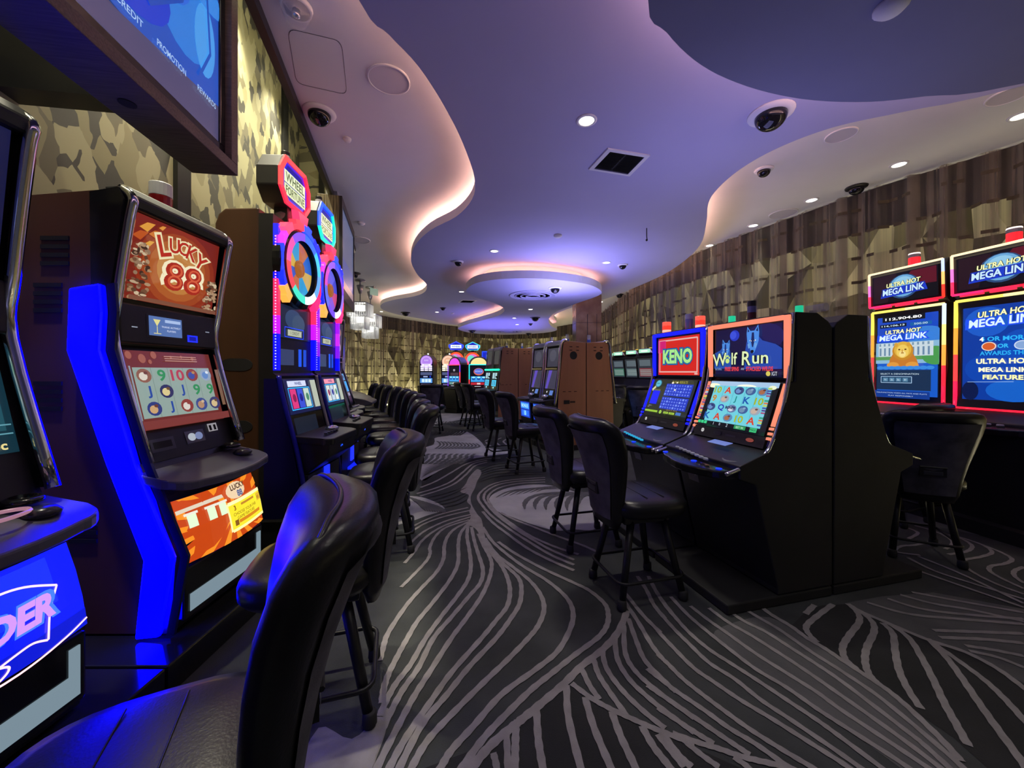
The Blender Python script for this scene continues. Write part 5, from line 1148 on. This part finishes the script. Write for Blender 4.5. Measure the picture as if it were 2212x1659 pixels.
candle(t, -.03, .58, 1.575, [(.09,'@6a70a8/.2'),(.04,'@9aa0c0/.2')], .03)
def dim(pl, parent):
    A = Art(pl); A.rect(.02,.02,.98,.98,'#141c3c'); A.ell(.5,.5,.3,.3,'#283868'); A.build('artwork', parent)
slant_machine('black slanted machine whose plain side faces the camera, screens turned to the right wall', .335, True, '#3040a0*.6', dim, dim)
slant_machine('black slanted machine turned to the right wall, behind another, backing the keno machine', .965, True, '#3040a0*.6', dim, dim)

# ------------------------------------------------------------------ tall neon framed machines by the curtain
def lion(A):
    """golden lion statue before a white colonnade"""
    A.rect(0,.42,1,.66,'#88b8d8'); A.rect(.0,.46,1,.50,'#5a9a58'); A.ell(.95,.50,.2,.10,'#4a9a50'); A.rect(.05,.50,.92,.655,'#c8d8e0')
    for i in range(11): A.rect(.07+.078*i,.51,.10+.078*i,.60,'#6a8aa8')
    for i in range(11): A.rect(.075+.078*i,.62,.105+.078*i,.65,'#7a98b0')
    A.poly([(.25,.37),(.27,.47),(.34,.55),(.62,.55),(.70,.46),(.74,.37)],'#c87a2c'); A.ell(.48,.56,.17,.105,'#c88a28'); A.ell(.48,.575,.14,.09,'#e0b040'); A.ell(.48,.555,.10,.075,'#f0cc60')
    A.ell(.48,.525,.055,.035,'#f8e090'); A.rect(.46,.53,.50,.542,'#8a5018'); A.ell(.43,.575,.018,.008,'#6a3c10'); A.ell(.53,.575,.018,.008,'#6a3c10'); A.line([(.48,.53),(.48,.575)],.01,'#c89038'); A.ell(.38,.63,.03,.025,'#d8a038'); A.ell(.58,.63,.03,.025,'#d8a038')
    A.ell(.33,.40,.10,.035,'#e09a40'); A.ell(.64,.40,.10,.035,'#e09a40'); A.rect(.2,.36,.8,.385,'#2a6ac0')
    for i in range(9): A.ell(.12+.1*i,.37,.06,.02,'#3a8ae0')
def tall_title(A, u, v, s, wide=1.0, tilt=.06):
    A.text('ULTRA HOT',u,v+.075*s,.058*s,'#2a3010',bold=.08,maxw=.56*wide*1.04,rot=tilt,shear=.15); A.text('ULTRA HOT',u,v+.075*s,.055*s,'#f4f0b8*1.2',bold=.03,maxw=.56*wide,rot=tilt,shear=.15)
    A.text('MEGA LINK',u,v,.10*s,'#1c48d8*1.3',bold=.10,maxw=.80*wide*1.06,rot=tilt,shear=.1); A.text('MEGA LINK',u,v,.075*s,'#c8dcff*1.3',bold=.03,maxw=.76*wide,rot=tilt,shear=.1)
def mega_top(pl, parent):
    A = Art(pl); A.rect(0,0,1,1,'#08080e'); A.poly([(.02,.02),(.02,.98),(.4,.98),(.25,.02)],'#241018'); A.poly([(.98,.98),(.62,.98),(.45,.5),(.98,.45)],'#5a1020'); A.ell(.50,.50,.24,.42,'#2a4a78'); A.ell(.50,.52,.21,.38,'#6aa8d8'); A.ell(.50,.54,.16,.30,'#90c8e8')
    A.text('ULTRA HOT',.5,.62,.17,'#20280c',bold=.09,maxw=.55,rot=.04,shear=.15); A.text('ULTRA HOT',.5,.62,.155,'#f0f0b0*1.2',bold=.03,maxw=.52,rot=.04,shear=.15)
    A.poly([(.14,.18),(.17,.50),(.82,.54),(.86,.26)],'#1838c0*1.1'); A.text('MEGA LINK',.5,.38,.25,'#0a1868',bold=.08,maxw=.68,rot=.03,shear=.1); A.text('MEGA LINK',.5,.38,.22,'#b8d4ff*1.3',bold=.03,maxw=.64,rot=.03,shear=.1)
    A.build('artwork', parent)
def mega_lion(pl, parent):
    A = Art(pl); A.rect(0,0,1,1,'#06101c'); A.rect(.02,.02,.98,.98,'#1a5ac8'); A.rect(.02,.66,.98,.98,'#1c48c0'); A.ell(.8,.72,.3,.1,'#3a80d8'); lion(A)
    A.rect(.16,.895,.84,.955,'#10141c'); A.text('112,904.80',.50,.925,.034,'#ffffff*1.2',bold=.02,maxw=.58); A.rect(.12,.83,.56,.87,'#10182c'); A.text('114,106.13',.34,.85,.022,'#d8f0ff',bold=.02,maxw=.38); A.rect(.62,.83,.94,.865,'#1860a8'); A.text('500.00',.78,.848,.02,'#d8f0ff',maxw=.2)
    tall_title(A,.5,.715,.85,1.0,.02)
    A.rect(.08,.12,.94,.345,'#1a3050'); A.rect(.16,.20,.66,.27,'#284868'); A.frame(.16,.20,.66,.27,.006,'#a8c8e8'); A.text('SELECT A DENOMINATION',.46,.30,.018,'#c8e0f0',maxw=.62)
    for i in range(4): A.rect(.20+.11*i,.215,.28+.11*i,.255,'#5a88a8'); A.text(('1c','2c','5c','$1')[i],.24+.11*i,.235,.018,'#e8f4ff')
    A.rect(.06,.03,.94,.11,'#143a90'); A.text('MALFUNCTION VOIDS ALL PAYS AND PLAYS',.5,.085,.013,'#b8d0f0',maxw=.8); A.text('PLAY RESPONSIBLY',.5,.055,.013,'#b8d0f0',maxw=.4); A.build('artwork', parent)
def mega_blue(pl, parent):
    A = Art(pl); A.rect(0,0,1,1,'#061020'); A.rect(.02,.02,.98,.98,'#0a3aa0')
    for u, v, ru, rv, c in ((.3,.8,.26,.14,'#1a5ac8'),(.7,.55,.25,.16,'#0c4ab8'),(.35,.35,.3,.14,'#0c44b0'),(.6,.15,.3,.1,'#1660c8'),(.12,.14,.10,.09,'#081848'),(.9,.22,.07,.12,'#081848')): A.ell(u,v,ru,rv,c)
    tall_title(A,.5,.80,1.05,1.05,.05)
    A.text('4 OR MORE',.5,.635,.042,'#28a8e8*1.2',bold=.03,maxw=.52); A.text('4',.255,.635,.042,'#ffffff*1.2',bold=.03)
    A.ell(.34,.565,.085,.042,'#f0e0d0'); A.ell(.34,.565,.072,.035,'#d8602c'); A.text('OR',.5,.565,.038,'#30b0e8*1.2',bold=.03); A.ell(.70,.565,.085,.042,'#c8d8f0'); A.ell(.70,.565,.07,.033,'#88a8d8')
    A.text('AWARDS THE',.5,.50,.04,'#28a0e0*1.2',bold=.03,maxw=.52); A.text('ULTRA HOT',.5,.425,.05,'#f4f0c0*1.2',bold=.04,maxw=.60); A.text('MEGA LINK',.5,.345,.045,'#f4f0c8*1.2',bold=.04,maxw=.54); A.text('FEATURE',.5,.275,.045,'#f4f0a8*1.2',bold=.04,maxw=.44); A.line([(.1,.225),(.62,.235)],.004,'#a8c8f0'); A.build('artwork', parent)
def tall_machine(label, X, Y, ang, mainart, W=.60):
    t = thing('tall_slot_machine', label, 'slot machine', (X, Y, 0), math.radians(ang), 'tall neon framed machines'); h = W/2
    m = MB(); m.prism([(.34,.10),(.34,1.90),(.10,1.90),(.06,1.84),(.10,1.30),(.04,.94),(-.10,.86),(-.12,.70),(.0,.60),(.04,.10)], -h+.01, h-.01, 'black_satin'); m.build('cabinet', t, bevel=.01)
    m = MB(); m.prism([(.28,1.86),(.28,2.20),(.20,2.25),(.07,2.25),(.04,2.20),(.05,1.90),(.10,1.86)], -h-.01, h+.01, 'black_satin'); tp = m.build('topper', t, bevel=.012)
    pl = Pl((-h+.035,.036,1.925), (W-.07,0,0), (0,-.006,.27)); s_ = plate('topper_screen', tp, pl, 'black_gloss'); mega_top(pl, s_)
    p2 = Pl((-h-.01,.044,1.885), (W+.02,0,0), (0,-.008,.36)); bars('topper_neon', tp, p2, .02, .04, .98, .97, .020, (['#ff2850*2','#e070c0*1.6','#ffd0a8*1.6'], '#ffe0b0*1.6', ['#b8c8ff*1.6','#ffb060*1.8','#ff3020*2'], ['#ff1830*2','#ff2040*2','#ff2060*2']))
    m = MB()
    for k in range(3): m.box(-h+.06+.18*k,.02,1.875,-h+.20+.18*k,.04,1.888,'#ff2040*2')
    m.build('red_slit', tp)
    candle(t, .0, .16, 2.25, [(.085,'#ff2028*1.6'),(.03,'@8a8a90/.3'),(.012,'#ffe8e0*1.5')], .042)
    # curved main screen, in three flat bands
    pl = Pl((-h+.045,.055,.975), (W-.09,0,0), (0,.012,.845)); s_ = plate('main_screen', t, pl, 'black_gloss'); mainart(pl, s_)
    p2 = Pl((-h+.012,.058,.945), (W-.024,0,0), (0,.012,.90)); bars('screen_neon', t, p2, .0, .0, 1, 1, .026, (['#ff1840*2','#ff3838*2','#ff9030*1.8','#ffd850*1.6'], ['#ffe060*1.6','#fff0a0*1.5'], ['#c8d8ff*1.5','#ffe080*1.5','#ff9038*1.8','#ff2030*2','#ff1838*2'], ['#ff1830*2','#ff1830*2']))
    d = deck(t, W, .05, -.22, .86, .05, 'black_gloss', r=.10, drop=.03); buttons(d, [(-.12+.07*i,-.14) for i in range(4)], '@c8ccd8/.3', .845, (.022,.012))
    m = MB(); m.tube(cat_rom([Vector((x,-.225+.03*(abs(x)/h)**4*2,.815)) for x in (-h+.02,-h*.6,0,h*.6,h-.02)], 4), .006, '#ffc890*1.2', 6); m.box(-.17,.0,.862,-.09,.04,.885,'#2a50ff*1.4'); m.box(.10,.0,.862,.2,.03,.88,'#30a0e0*1.0'); m.build('deck_light', d)
    m = MB(); m.prism([(-.06,.80),(-.20,.80),(-.10,.10),(.04,.10)], -h+.02, h-.02, 'black_matt'); m.build('belly_door', t)
    m = MB(); m.box(-h-.02,-.20,0,h+.02,.34,.10,'black_matt'); m.build('plinth', t)
    return t
tall_machine('tall neon framed machine whose screen shows a golden lion', 3.67, 3.63, -81, mega_lion)
t = tall_machine('tall neon framed machine with the big blue text screen, at the right edge', 3.77, 2.98, -81, mega_blue)
m = MB(); m.lathe([(.018,0),(.018,.012),(.002,.014)], '#ffffff*6', axis='y', n=12); o = m.build('spot_lamp', t); o.location = (-.31,-.01,.93)
# ------------------------------------------------------------------ chrome framed machines, back to back with orange wood sides
def chrome_machine(label, X, Y, ang, Hh=1.74, W=.52, D=.50, green=False, group='chrome framed machines', lit=True, shape=0):
    t = thing('slot_machine', label, 'slot machine', (X, Y, 0), math.radians(ang), group); h = W/2
    m = MB(); m.prism([(D,.08),(D-.0,Hh-.02),(.14,Hh),(.09,Hh-.04),(.0,.88),(-.02,.08)], -h, h, 'black_satin', 'orange_wood'); cab = m.build('cabinet', t, bevel=.006)
    m = MB()
    for k in range(2):
        for j in range(2): m.box(h-.004,.20+.12*k,Hh-.10-.055*j,h+.0015,.25+.12*k,Hh-.085-.055*j,'@3a1608/.6'); m.box(-h-.0015,.20+.12*k,Hh-.10-.055*j,-h+.004,.25+.12*k,Hh-.085-.055*j,'@3a1608/.6')
    for k in range(3): m.box(h-.004,.08+.10*k,.93,h+.0015,.13+.10*k,.942,'@4a1c0c/.6'); m.box(-h-.0015,.08+.10*k,.93,-h+.004,.13+.10*k,.942,'@4a1c0c/.6')
    m.build('vent_slots', cab)
    if not green:
        m = MB(); out = [(.27+.065*math.cos(2*PI*j/24), Hh-.23+.065*math.sin(2*PI*j/24)) for j in range(24)]; m.prism(out, -h-.003, h+.003, 'black_matt'); m.build('speaker_hole', cab)
        m = MB(); m.box(h-.002,.10,.74,h+.004,.20,.80,'black_matt'); m.box(h-.002,.21,.755,h+.003,.30,.785,'@3a1a0c/.5'); m.build('rating_plate', cab)
    for s in (-1, 1):
        m = MB(); P = cat_rom([Vector((s*(h-.012), y, z)) for y, z in ((.16,Hh+.005),(.09,Hh+.0),(.045,Hh-.10),(.02,1.30),(-.03,.90),(-.06,.72))], 4); m.tube(P, .024 if not green else .014, 'chrome' if not green else 'silver', 8); m.build('chrome_trim', t, smooth=True)
    m = MB(); m.prism([(.20,Hh-.02),(.14,Hh+.02),(.06,Hh+.0),(.03,Hh-.07),(.07,Hh-.09)], -h+.02, h-.02, 'silver'); m.build('top_cowl', t, bevel=.01)
    if green:
        for z0, z1, nm in ((Hh-.42,Hh-.05,'top_screen'),):
            pl = face_panel(-h+.05, h-.05, (.045,z0), (.075,z1)); pl.O += pl.n*.02; s_ = plate(nm, t, pl, 'black_gloss'); A = Art(pl); A.rect(.08,.05,.92,.95,'#4a4c4e*.7'); A.build('artwork', s_)
        m = MB(); m.tube([(-h-.02,.0,1.30),(h+.02,.0,1.30)], .024, '#20e8b0*1.6', 8); m.build('green_bar', t)
        pl = face_panel(-h+.05, h-.05, (-.03,.80), (.03,1.24)); pl.O += pl.n*.03; s_ = plate('main_screen', t, pl, 'black_gloss'); A = Art(pl); A.rect(.1,.62,.9,.95,'#a8d0d8'); A.line([(.5,.62),(.5,.95)],.1,'#40606a'); A.rect(.1,.2,.9,.55,'#40c0e8*1.1'); A.rect(.3,.25,.4,.5,'#185a80'); A.rect(.6,.25,.7,.5,'#185a80'); A.ell(.5,.12,.1,.05,'#90f0ff*1.3'); A.build('artwork', s_)
        m = MB(); m.tube([(h+.03,.06,.92),(h+.05,-.06,1.10),(h+.05,-.075,1.12)], .008, 'chrome', 8); m.lathe([(.02,0),(.02,.03),(.002,.04)], 'black_gloss', c=(h+.05,-.075,1.11), n=12); m.build('pull_handle', t, smooth=True)
    else:
        pl = face_panel(-h+.055, h-.055, (.035,1.32), (.062,Hh-.10)); pl.O += pl.n*.012; s_ = plate('top_screen', t, pl, 'black_gloss'); A = Art(pl); A.rect(.03,.03,.97,.97,'#38384a*.9'); A.ell(.5,.6,.3,.3,'#484858'); A.build('artwork', s_)
        pl = face_panel(-h+.055, h-.055, (-.015,.96), (.032,1.28)); pl.O += pl.n*.012; s_ = plate('main_screen', t, pl, 'black_gloss'); A = Art(pl); A.rect(.03,.03,.97,.97,'#3c3a52*.9'); A.poly([(.1,.03),(.3,.03),(.55,.97),(.25,.97)],'#5a48b8'); A.build('artwork', s_)
        m = MB(); m.box(-h+.05,.0,1.285,h-.05,.03,1.312,'chrome'); m.build('cross_bar', t)
        pl = face_panel(-h+.06, h-.06, (-.05,.86), (-.02,.955)); pl.O += pl.n*.012; s_ = plate('bill_panel', t, pl, 'black_satin'); A = Art(pl); A.disc(.35,.6,.16,'#e8ecf0'); A.build('sensor_lamp', s_); A = Art(pl); A.rect(.6,.1,.9,.9,'#5a80d0*.9'); A.build('note_slot', s_)
        m = MB(); m.lathe([(.05,0),(.06,.03),(.04,.06),(.02,.065),(.002,.065)], 'chrome', n=18); o = m.build('cup_holder', t, smooth=True); o.location = (.05,-.13,.82)
    d = deck(t, W+.0, -.02, -.30, .82, .045, 'black_satin', r=.08, drop=.03)
    buttons(d, [(-.14+.07*i,-.22) for i in range(5)], '@b0b4c0/.3', .80, (.02,.012))
    m = MB(); m.prism([(.0,.77),(-.22,.76),(-.20,.40),(-.12,.30),(.0,.30)], -h+.02, h-.02, 'black_satin'); b = m.build('belly_door', t)
    pl = face_panel(-h+.05, h-.05, (-.205,.46), (-.222,.73)); pl.O += pl.n*.006; A = Art(pl); A.rect(0,0,1,1,'#1a3cc0'); A.rect(.06,.55,.94,.92,'#3c8cf0*1.3'); A.rect(.1,.08,.9,.45,'#2a68e8*1.2'); A.text('10',.5,.27,.32,'#90d8ff*1.3',bold=.05); A.text('BONUS',.5,.74,.2,'#c0ecff*1.3',maxw=.7); A.build('belly_light', b)
    m = MB(); m.lathe([(.03,0),(.03,.05)], '@4a60b0/.2', n=14); o = m.build('signal_light', t); o.location = (0,.30,Hh); m = MB(); m.lathe([(.028,0),(.028,.08)], 'clear_plastic', n=14); q = m.build('lens', o); q.location = (0,0,.05)
    m = MB(); m.box(-h-.01,-.16,0,h+.01,D,.08,'black_matt'); m.build('plinth', t)
    return t
A0 = -90+20                                  # faces towards the left bank
ca, sa = math.cos(math.radians(20)), math.sin(math.radians(20))
O1 = Vector((at(1207, 6.0)+.0, 6.0)); U1 = Vector((-sa, ca)); T1 = Vector((ca, sa))
for k, lb in ((0,'nearer chrome framed machine with an orange wood side, blue lit belly'), (1,'further chrome framed machine with a blue lit belly, behind its twin')):
    p = O1+U1*(.28+.58*k); chrome_machine(lb, p.x, p.y, A0)
for k, lb in ((0,'machine with orange wood side facing the right wall, behind the chrome framed one'),):
    p = O1+U1*(.28+.58*k)+T1*1.01; chrome_machine(lb, p.x, p.y, A0+180)
O2 = Vector((at(1078, 9.2), 9.2)); 
for k, lb in ((0,'nearer machine with a glowing green bar and a pull handle'), (1,'further machine with a glowing green bar')):
    p = O2+U1*(.30+.60*k); chrome_machine(lb, p.x, p.y, A0, 1.84, .54, .5, True, 'green barred machines')
for k, lb in ((0,'machine backing the green barred one, brown wood side towards the camera'),):
    p = O2+U1*(.30+.60*k)+T1*1.01; chrome_machine(lb, p.x, p.y, A0+180, 1.84, .54, .5, True, 'green barred machines')

# ------------------------------------------------------------------ far machines before the back curtain
def round_top(label, px, Y, key, W=.55):
    t = thing('slot_machine', label, 'slot machine', (at(px, Y), Y, 0), math.radians(-6), 'round topped machines'); h = W/2; R = h-.01
    pr = [(-h,.1),(-h,1.62)]+[(-R*math.cos(PI*j/16), 1.62+R*math.sin(PI*j/16)) for j in range(17)]+[(h,1.62),(h,.1)]
    m = MB(); m.loft([[(x, .45, z) for x, z in pr], [(x, 0, z) for x, z in pr]], 'silver'); m.build('cabinet', t, bevel=.01)
    pl = Pl((-h,-.003,.1), (W,0,0), (0,0,1.8)); s_ = plate('front_panel', t, pl.sub(.04,.05,.96,.85), 'black_gloss', t=.002); A = Art(pl); k1, k2, k3 = key
    A.ell(.5,.845,.42,.13,k1); A.ell(.5,.845,.36,.11,k2); A.ell(.5,.85,.30,.085,k1); A.text('7 7 7',.5,.87,.03,k3,bold=.03); A.rect(.2,.76,.8,.80,k3); A.text('SEVENS',.5,.78,.02,'#503060')
    for r in range(3):
        for c in range(3): A.rect(.10+.28*c,.655+.04*r,.34+.28*c,.688+.04*r,k3)
    A.rect(.1,.57,.9,.63,'#5a6490*.8'); A.rect(.08,.515,.92,.56,'#0c1030'); A.rect(.3,.525,.6,.55,'#a8b8e8'); A.rect(.75,.52,.8,.555,'#2040ff*1.5'); A.rect(.08,.41,.92,.505,'#5a98e0*1.1')
    for c in range(3): A.rect(.2+.22*c,.425,.38+.22*c,.49,'#d0ecff*1.1')
    A.rect(.15,.365,.8,.39,'#6a5a98'); A.build('artwork', s_)
    d = deck(t, W, .0, -.22, .74, .05, r=.06); m = MB(); m.prism([(.0,.70),(-.18,.70),(-.12,.1),(.0,.1)], -h+.02, h-.02, 'black_satin'); b = m.build('belly_door', t); m = MB(); m.lathe([(.05,0),(.05,.01),(.002,.012)], '#2030ff*1.6', axis='y', n=14); o = m.build('blue_lamp', b); o.location = (0,-.165,.56)
    candle(t, 0, .2, 1.88, [(.06,'#f0f0f0*1.2')], .03); m = MB(); m.box(-h,-.15,0,h,.45,.1,'black_matt'); m.build('plinth', t)
round_top('round topped machine glowing lilac, farthest left before the back curtain', 921, 14.2, ('#b080e8*1.1','#d0a8f0*1.1','#e8e0ff*1.2')); round_top('round topped machine glowing cream, second before the back curtain', 968, 14.2, ('#e8b090*1.1','#f8d8c0*1.1','#fff4d8*1.2'))
def far_wheel(label, px, Y, border):
    t = thing('wheel_slot_machine', label, 'slot machine', (at(px, Y), Y, 0), 0, 'far wheel machines'); h = .27
    m = MB(); m.box(-h,0,.1,h,.5,1.75,'black_satin'); m.build('cabinet', t, bevel=.01)
    m = MB(); m.lathe([(.30,0),(.30,.06),(.26,.08)], '#ff4a20*1.6', c=(0,.05,1.72), axis='y', n=26); m.lathe([(.23,.08),(.002,.09)], '#e070c0*1.1', c=(0,.05,1.72), axis='y', n=26); m.lathe([(.14,.091),(.002,.095)], '#60d0c0*1.2', c=(-.06,.05,1.76), axis='y', n=18); m.build('wheel', t)
    hx = [(-.29,2.22),(-.2,2.10),(.2,2.10),(.29,2.22),(.29,2.30),(0,2.44),(-.29,2.30)]
    m = MB(); m.loft([[(x,.1,z) for x, z in hx], [(x,.0,z) for x, z in hx]], border); m.box(-.06,.03,1.95,.06,.09,2.12,'black_satin'); sg = m.build('sign', t)
    A = Art(Pl((-.29,-.002,2.10), (.58,0,0), (0,0,.34))); A.poly([(.08,.34),(.2,.06),(.8,.06),(.92,.34),(.92,.54),(.5,.9),(.08,.54)],'#1820c0'); A.rect(.14,.2,.86,.58,'#f0ffff*1.4'); A.text('WHEEL',.5,.39,.22,'#4060c0',bold=.03,maxw=.6); A.build('lettering', sg)
    pl = Pl((-h+.04,-.003,.8), (.52,0,0), (0,0,.5)); s_ = plate('screen', t, pl, 'black_gloss', t=.003); A = Art(pl); A.rect(.05,.05,.95,.95,'#203060'); A.rect(.1,.3,.9,.7,'#60a0e0'); A.build('artwork', s_)
    deck(t, .6, 0, -.25, .76, .05, r=.05); m = MB(); m.box(-h,-.1,0,h,.5,.1,'black_matt'); m.build('plinth', t)
far_wheel('far wheel machine with a dark blue hexagonal sign', 985, 15.0, '#3048ff*1.6'); far_wheel('far wheel machine with a teal hexagonal sign', 1021, 15.2, '#40c8e0*1.4')
def arch_machine(label, px, Y, ang, arch, edge, low, W=.58):
    t = thing('arch_slot_machine', label, 'slot machine', (at(px, Y), Y, 0), math.radians(ang), 'arch topped machines'); h = W/2
    m = MB(); m.box(-h,.02,.1,h,.5,1.47,'black_satin'); m.build('cabinet', t, bevel=.01)
    ar = [(-h*math.cos(PI*j/16), 1.47+.24*math.sin(PI*j/16)) for j in range(17)]
    m = MB(); m.loft([[(x,.3,z) for x, z in ar], [(x,.02,z) for x, z in ar]], 'silver'); a = m.build('arch', t)
    m = MB(); k = .82; m.face([(x*k,.012,1.47+(z-1.47)*k) for x, z in ar[::-1]], arch); m.build('arch_glow', a)
    pl = Pl((-h+.04,.0,.83), (W-.08,0,0), (0,0,.60)); s_ = plate('screen', t, pl, 'black_gloss'); A = Art(pl); A.rect(.02,.02,.98,.98,'#0c0c1c')
    if low: A.ell(.5,.70,.3,.18,'#d86a5a'); A.ell(.5,.72,.26,.14,'#5a70d8'); A.text('BONUS',.5,.72,.08,'#a8b8ff',bold=.03)
    else: A.ell(.5,.78,.1,.06,'#a8a0b0'); A.rect(.15,.5,.9,.65,'#4a3848')
    A.rect(.04,.20,.96,.47,'#3a98e0*1.2')
    for i in range(3): A.ell(.2+.3*i,.36,.11,.08,'#1c58b0'); A.ell(.2+.3*i,.42,.10,.04,'#90e0ff*1.3')
    A.rect(.04,.05,.96,.17,'#c02838' if low else '#6a9a98'); A.rect(.4,.07,.6,.15,'#f0d0d0'); A.build('artwork', s_)
    p2 = Pl((-h,.0,.80), (W,0,0), (0,0,.66)); bars('edge_glow', t, p2, .02, .0, .98, 1, .03, edge)
    deck(t, W, .0, -.24, .76, .05, r=.05); m = MB(); m.prism([(.0,.72),(-.2,.72),(-.1,.1),(.0,.1)], -h+.02, h-.02, 'black_satin'); m.build('belly_door', t); m = MB(); m.box(-.12,-.02,.80,.06,.0,.82,'#f0f8ff*1.3'); m.build('card_light', t); m = MB(); m.box(-h,-.15,0,h,.5,.1,'black_matt'); m.build('plinth', t)
arch_machine('arch topped machine with a magenta arch and red edge glow', 981, 11.8, -38, '#d848d8*1.3', ('#6a30d0*1.2','#ff4060*1.6',['#7a40e0*1.4','#ff4050*1.6','#ff3048*1.6'],'#201040*.5'), False, .54)
arch_machine('arch topped machine with a yellow arch, cyan glow above and red below', 1034, 11.4, 4, '#f0d890*1.2', (['#ff3a48*1.6','#28d8e0*1.5','#28d8e0*1.5'],'#28e0e0*1.6',['#28d8e0*1.5','#28d8e0*1.5','#ff3a48*1.6'],'#401020*.5'), True)
m = MB(); x = at(1004, 12.55); m.box(-.13,0,0,.13,.3,1.45,'black_matt'); m.box(-.14,-.01,1.40,.14,.31,1.45,'black_satin'); o = m.build('machine_island', bevel=.02); o.location = (x, 12.55, 0); o.rotation_euler = (0,0,.1); tag(o, 'dark island cabinet standing between the two arch topped machines', 'cabinet')
t = thing('lit_sign', 'large blue edged lit sign far back beside the green barred machines', 'sign', (at(1066, 13.5), 13.5, 0), 0)
m = MB(); m.box(-.42,.02,1.45,.42,.12,1.98,'black_satin'); m.box(-.06,.05,0,.06,.10,1.46,'black_satin'); m.box(-.35,-.1,0,.35,.3,.05,'black_satin'); m.build('body', t)
pl = Pl((-.42,.018,1.45), (.84,0,0), (0,0,.53)); A = Art(pl); A.rect(.02,.02,.98,.98,'#1428c0*1.1'); A.rect(.2,.2,.8,.75,'#88b8f0*1.1'); A.text('BONUS',.5,.55,.2,'#2040c0',bold=.03,maxw=.45); A.text('PLAY',.5,.33,.16,'#2040c0',bold=.03); A.build('panel', t); bars('neon_edge', t, pl, .03, .04, .97, .96, .03, ('#2040ff*1.8','#2850ff*1.8','#2040ff*1.8','#2040ff*1.6'))

# ------------------------------------------------------------------ row of slim machines in front of the right curtain, seen past the orange cabinet
def dome_machine(label, px, Y, glow, ang=-64):
    t = thing('slot_machine', label, 'slot machine', (at(px, Y), Y, 0), math.radians(ang), 'slim dome topped machines'); W = .50; h = W/2; Hh = 1.60
    m = MB(); m.prism([(.24,.1),(.24,Hh),(.06,Hh),(.0,Hh-.06),(.06,1.1),(-.06,.86),(-.06,.1)], -h, h, 'black_satin'); m.build('cabinet', t, bevel=.008)
    m = MB(); m.loft([[(x,.2,z) for x, z in ((-.20,Hh),(.20,Hh),(.13,Hh+.10),(-.13,Hh+.10))], [(x,.0,z) for x, z in ((-.20,Hh),(.20,Hh),(.13,Hh+.10),(-.13,Hh+.10))]], 'chrome'); tp = m.build('topper', t, bevel=.015)
    A = Art(Pl((-.14,-.002,Hh+.015), (.28,0,0), (0,0,.07))); A.rect(0,0,1,1,'#a8e8c8*1.1'); A.rect(.2,.3,.8,.7,'#f0fff0*1.1'); A.build('sign', tp)
    pl = face_panel(-h+.05, h-.05, (.055,1.12), (.005,Hh-.08)); pl.O += pl.n*.004; s_ = plate('screen', t, pl, 'black_gloss'); A = Art(pl); A.rect(.03,.03,.97,.97,'#2a3038'); A.rect(.1,.1,.9,.5,glow); A.rect(.15,.6,.85,.9,'#58646c')
    for i in range(4): A.rect(.15,.15+.08*i,.85,.19+.08*i,'#8a9a98')
    A.build('artwork', s_)
    m = MB(); m.box(-h+.03,-.10,.90,h-.03,-.02,.935,'#2038e0*1.3'); m.build('deck_light', t)
    deck(t, W, 0, -.22, .86, .05, r=.05); m = MB(); m.box(-h,-.1,0,h,.24,.1,'black_matt'); m.build('plinth', t)
    candle(t, 0, .16, Hh+.02, [(.05,'@c8c8a0/.3'),(.05,'#e8c050*1.2')], .028)
dome_machine('slim dome topped machine with a green tinted screen, first beyond the orange cabinet', 1335, 8.6, '#3a6a58'); dome_machine('slim dome topped machine with a grey screen, second beyond the orange cabinet', 1363, 8.0, '#4a5a60'); dome_machine('slim dome topped machine with a red tinted screen, partly behind the keno machine', 1392, 7.4, '#7a3840')
dome_machine('dark slim machine standing right behind the orange cabinet', 1316, 9.2, '#1c2430')
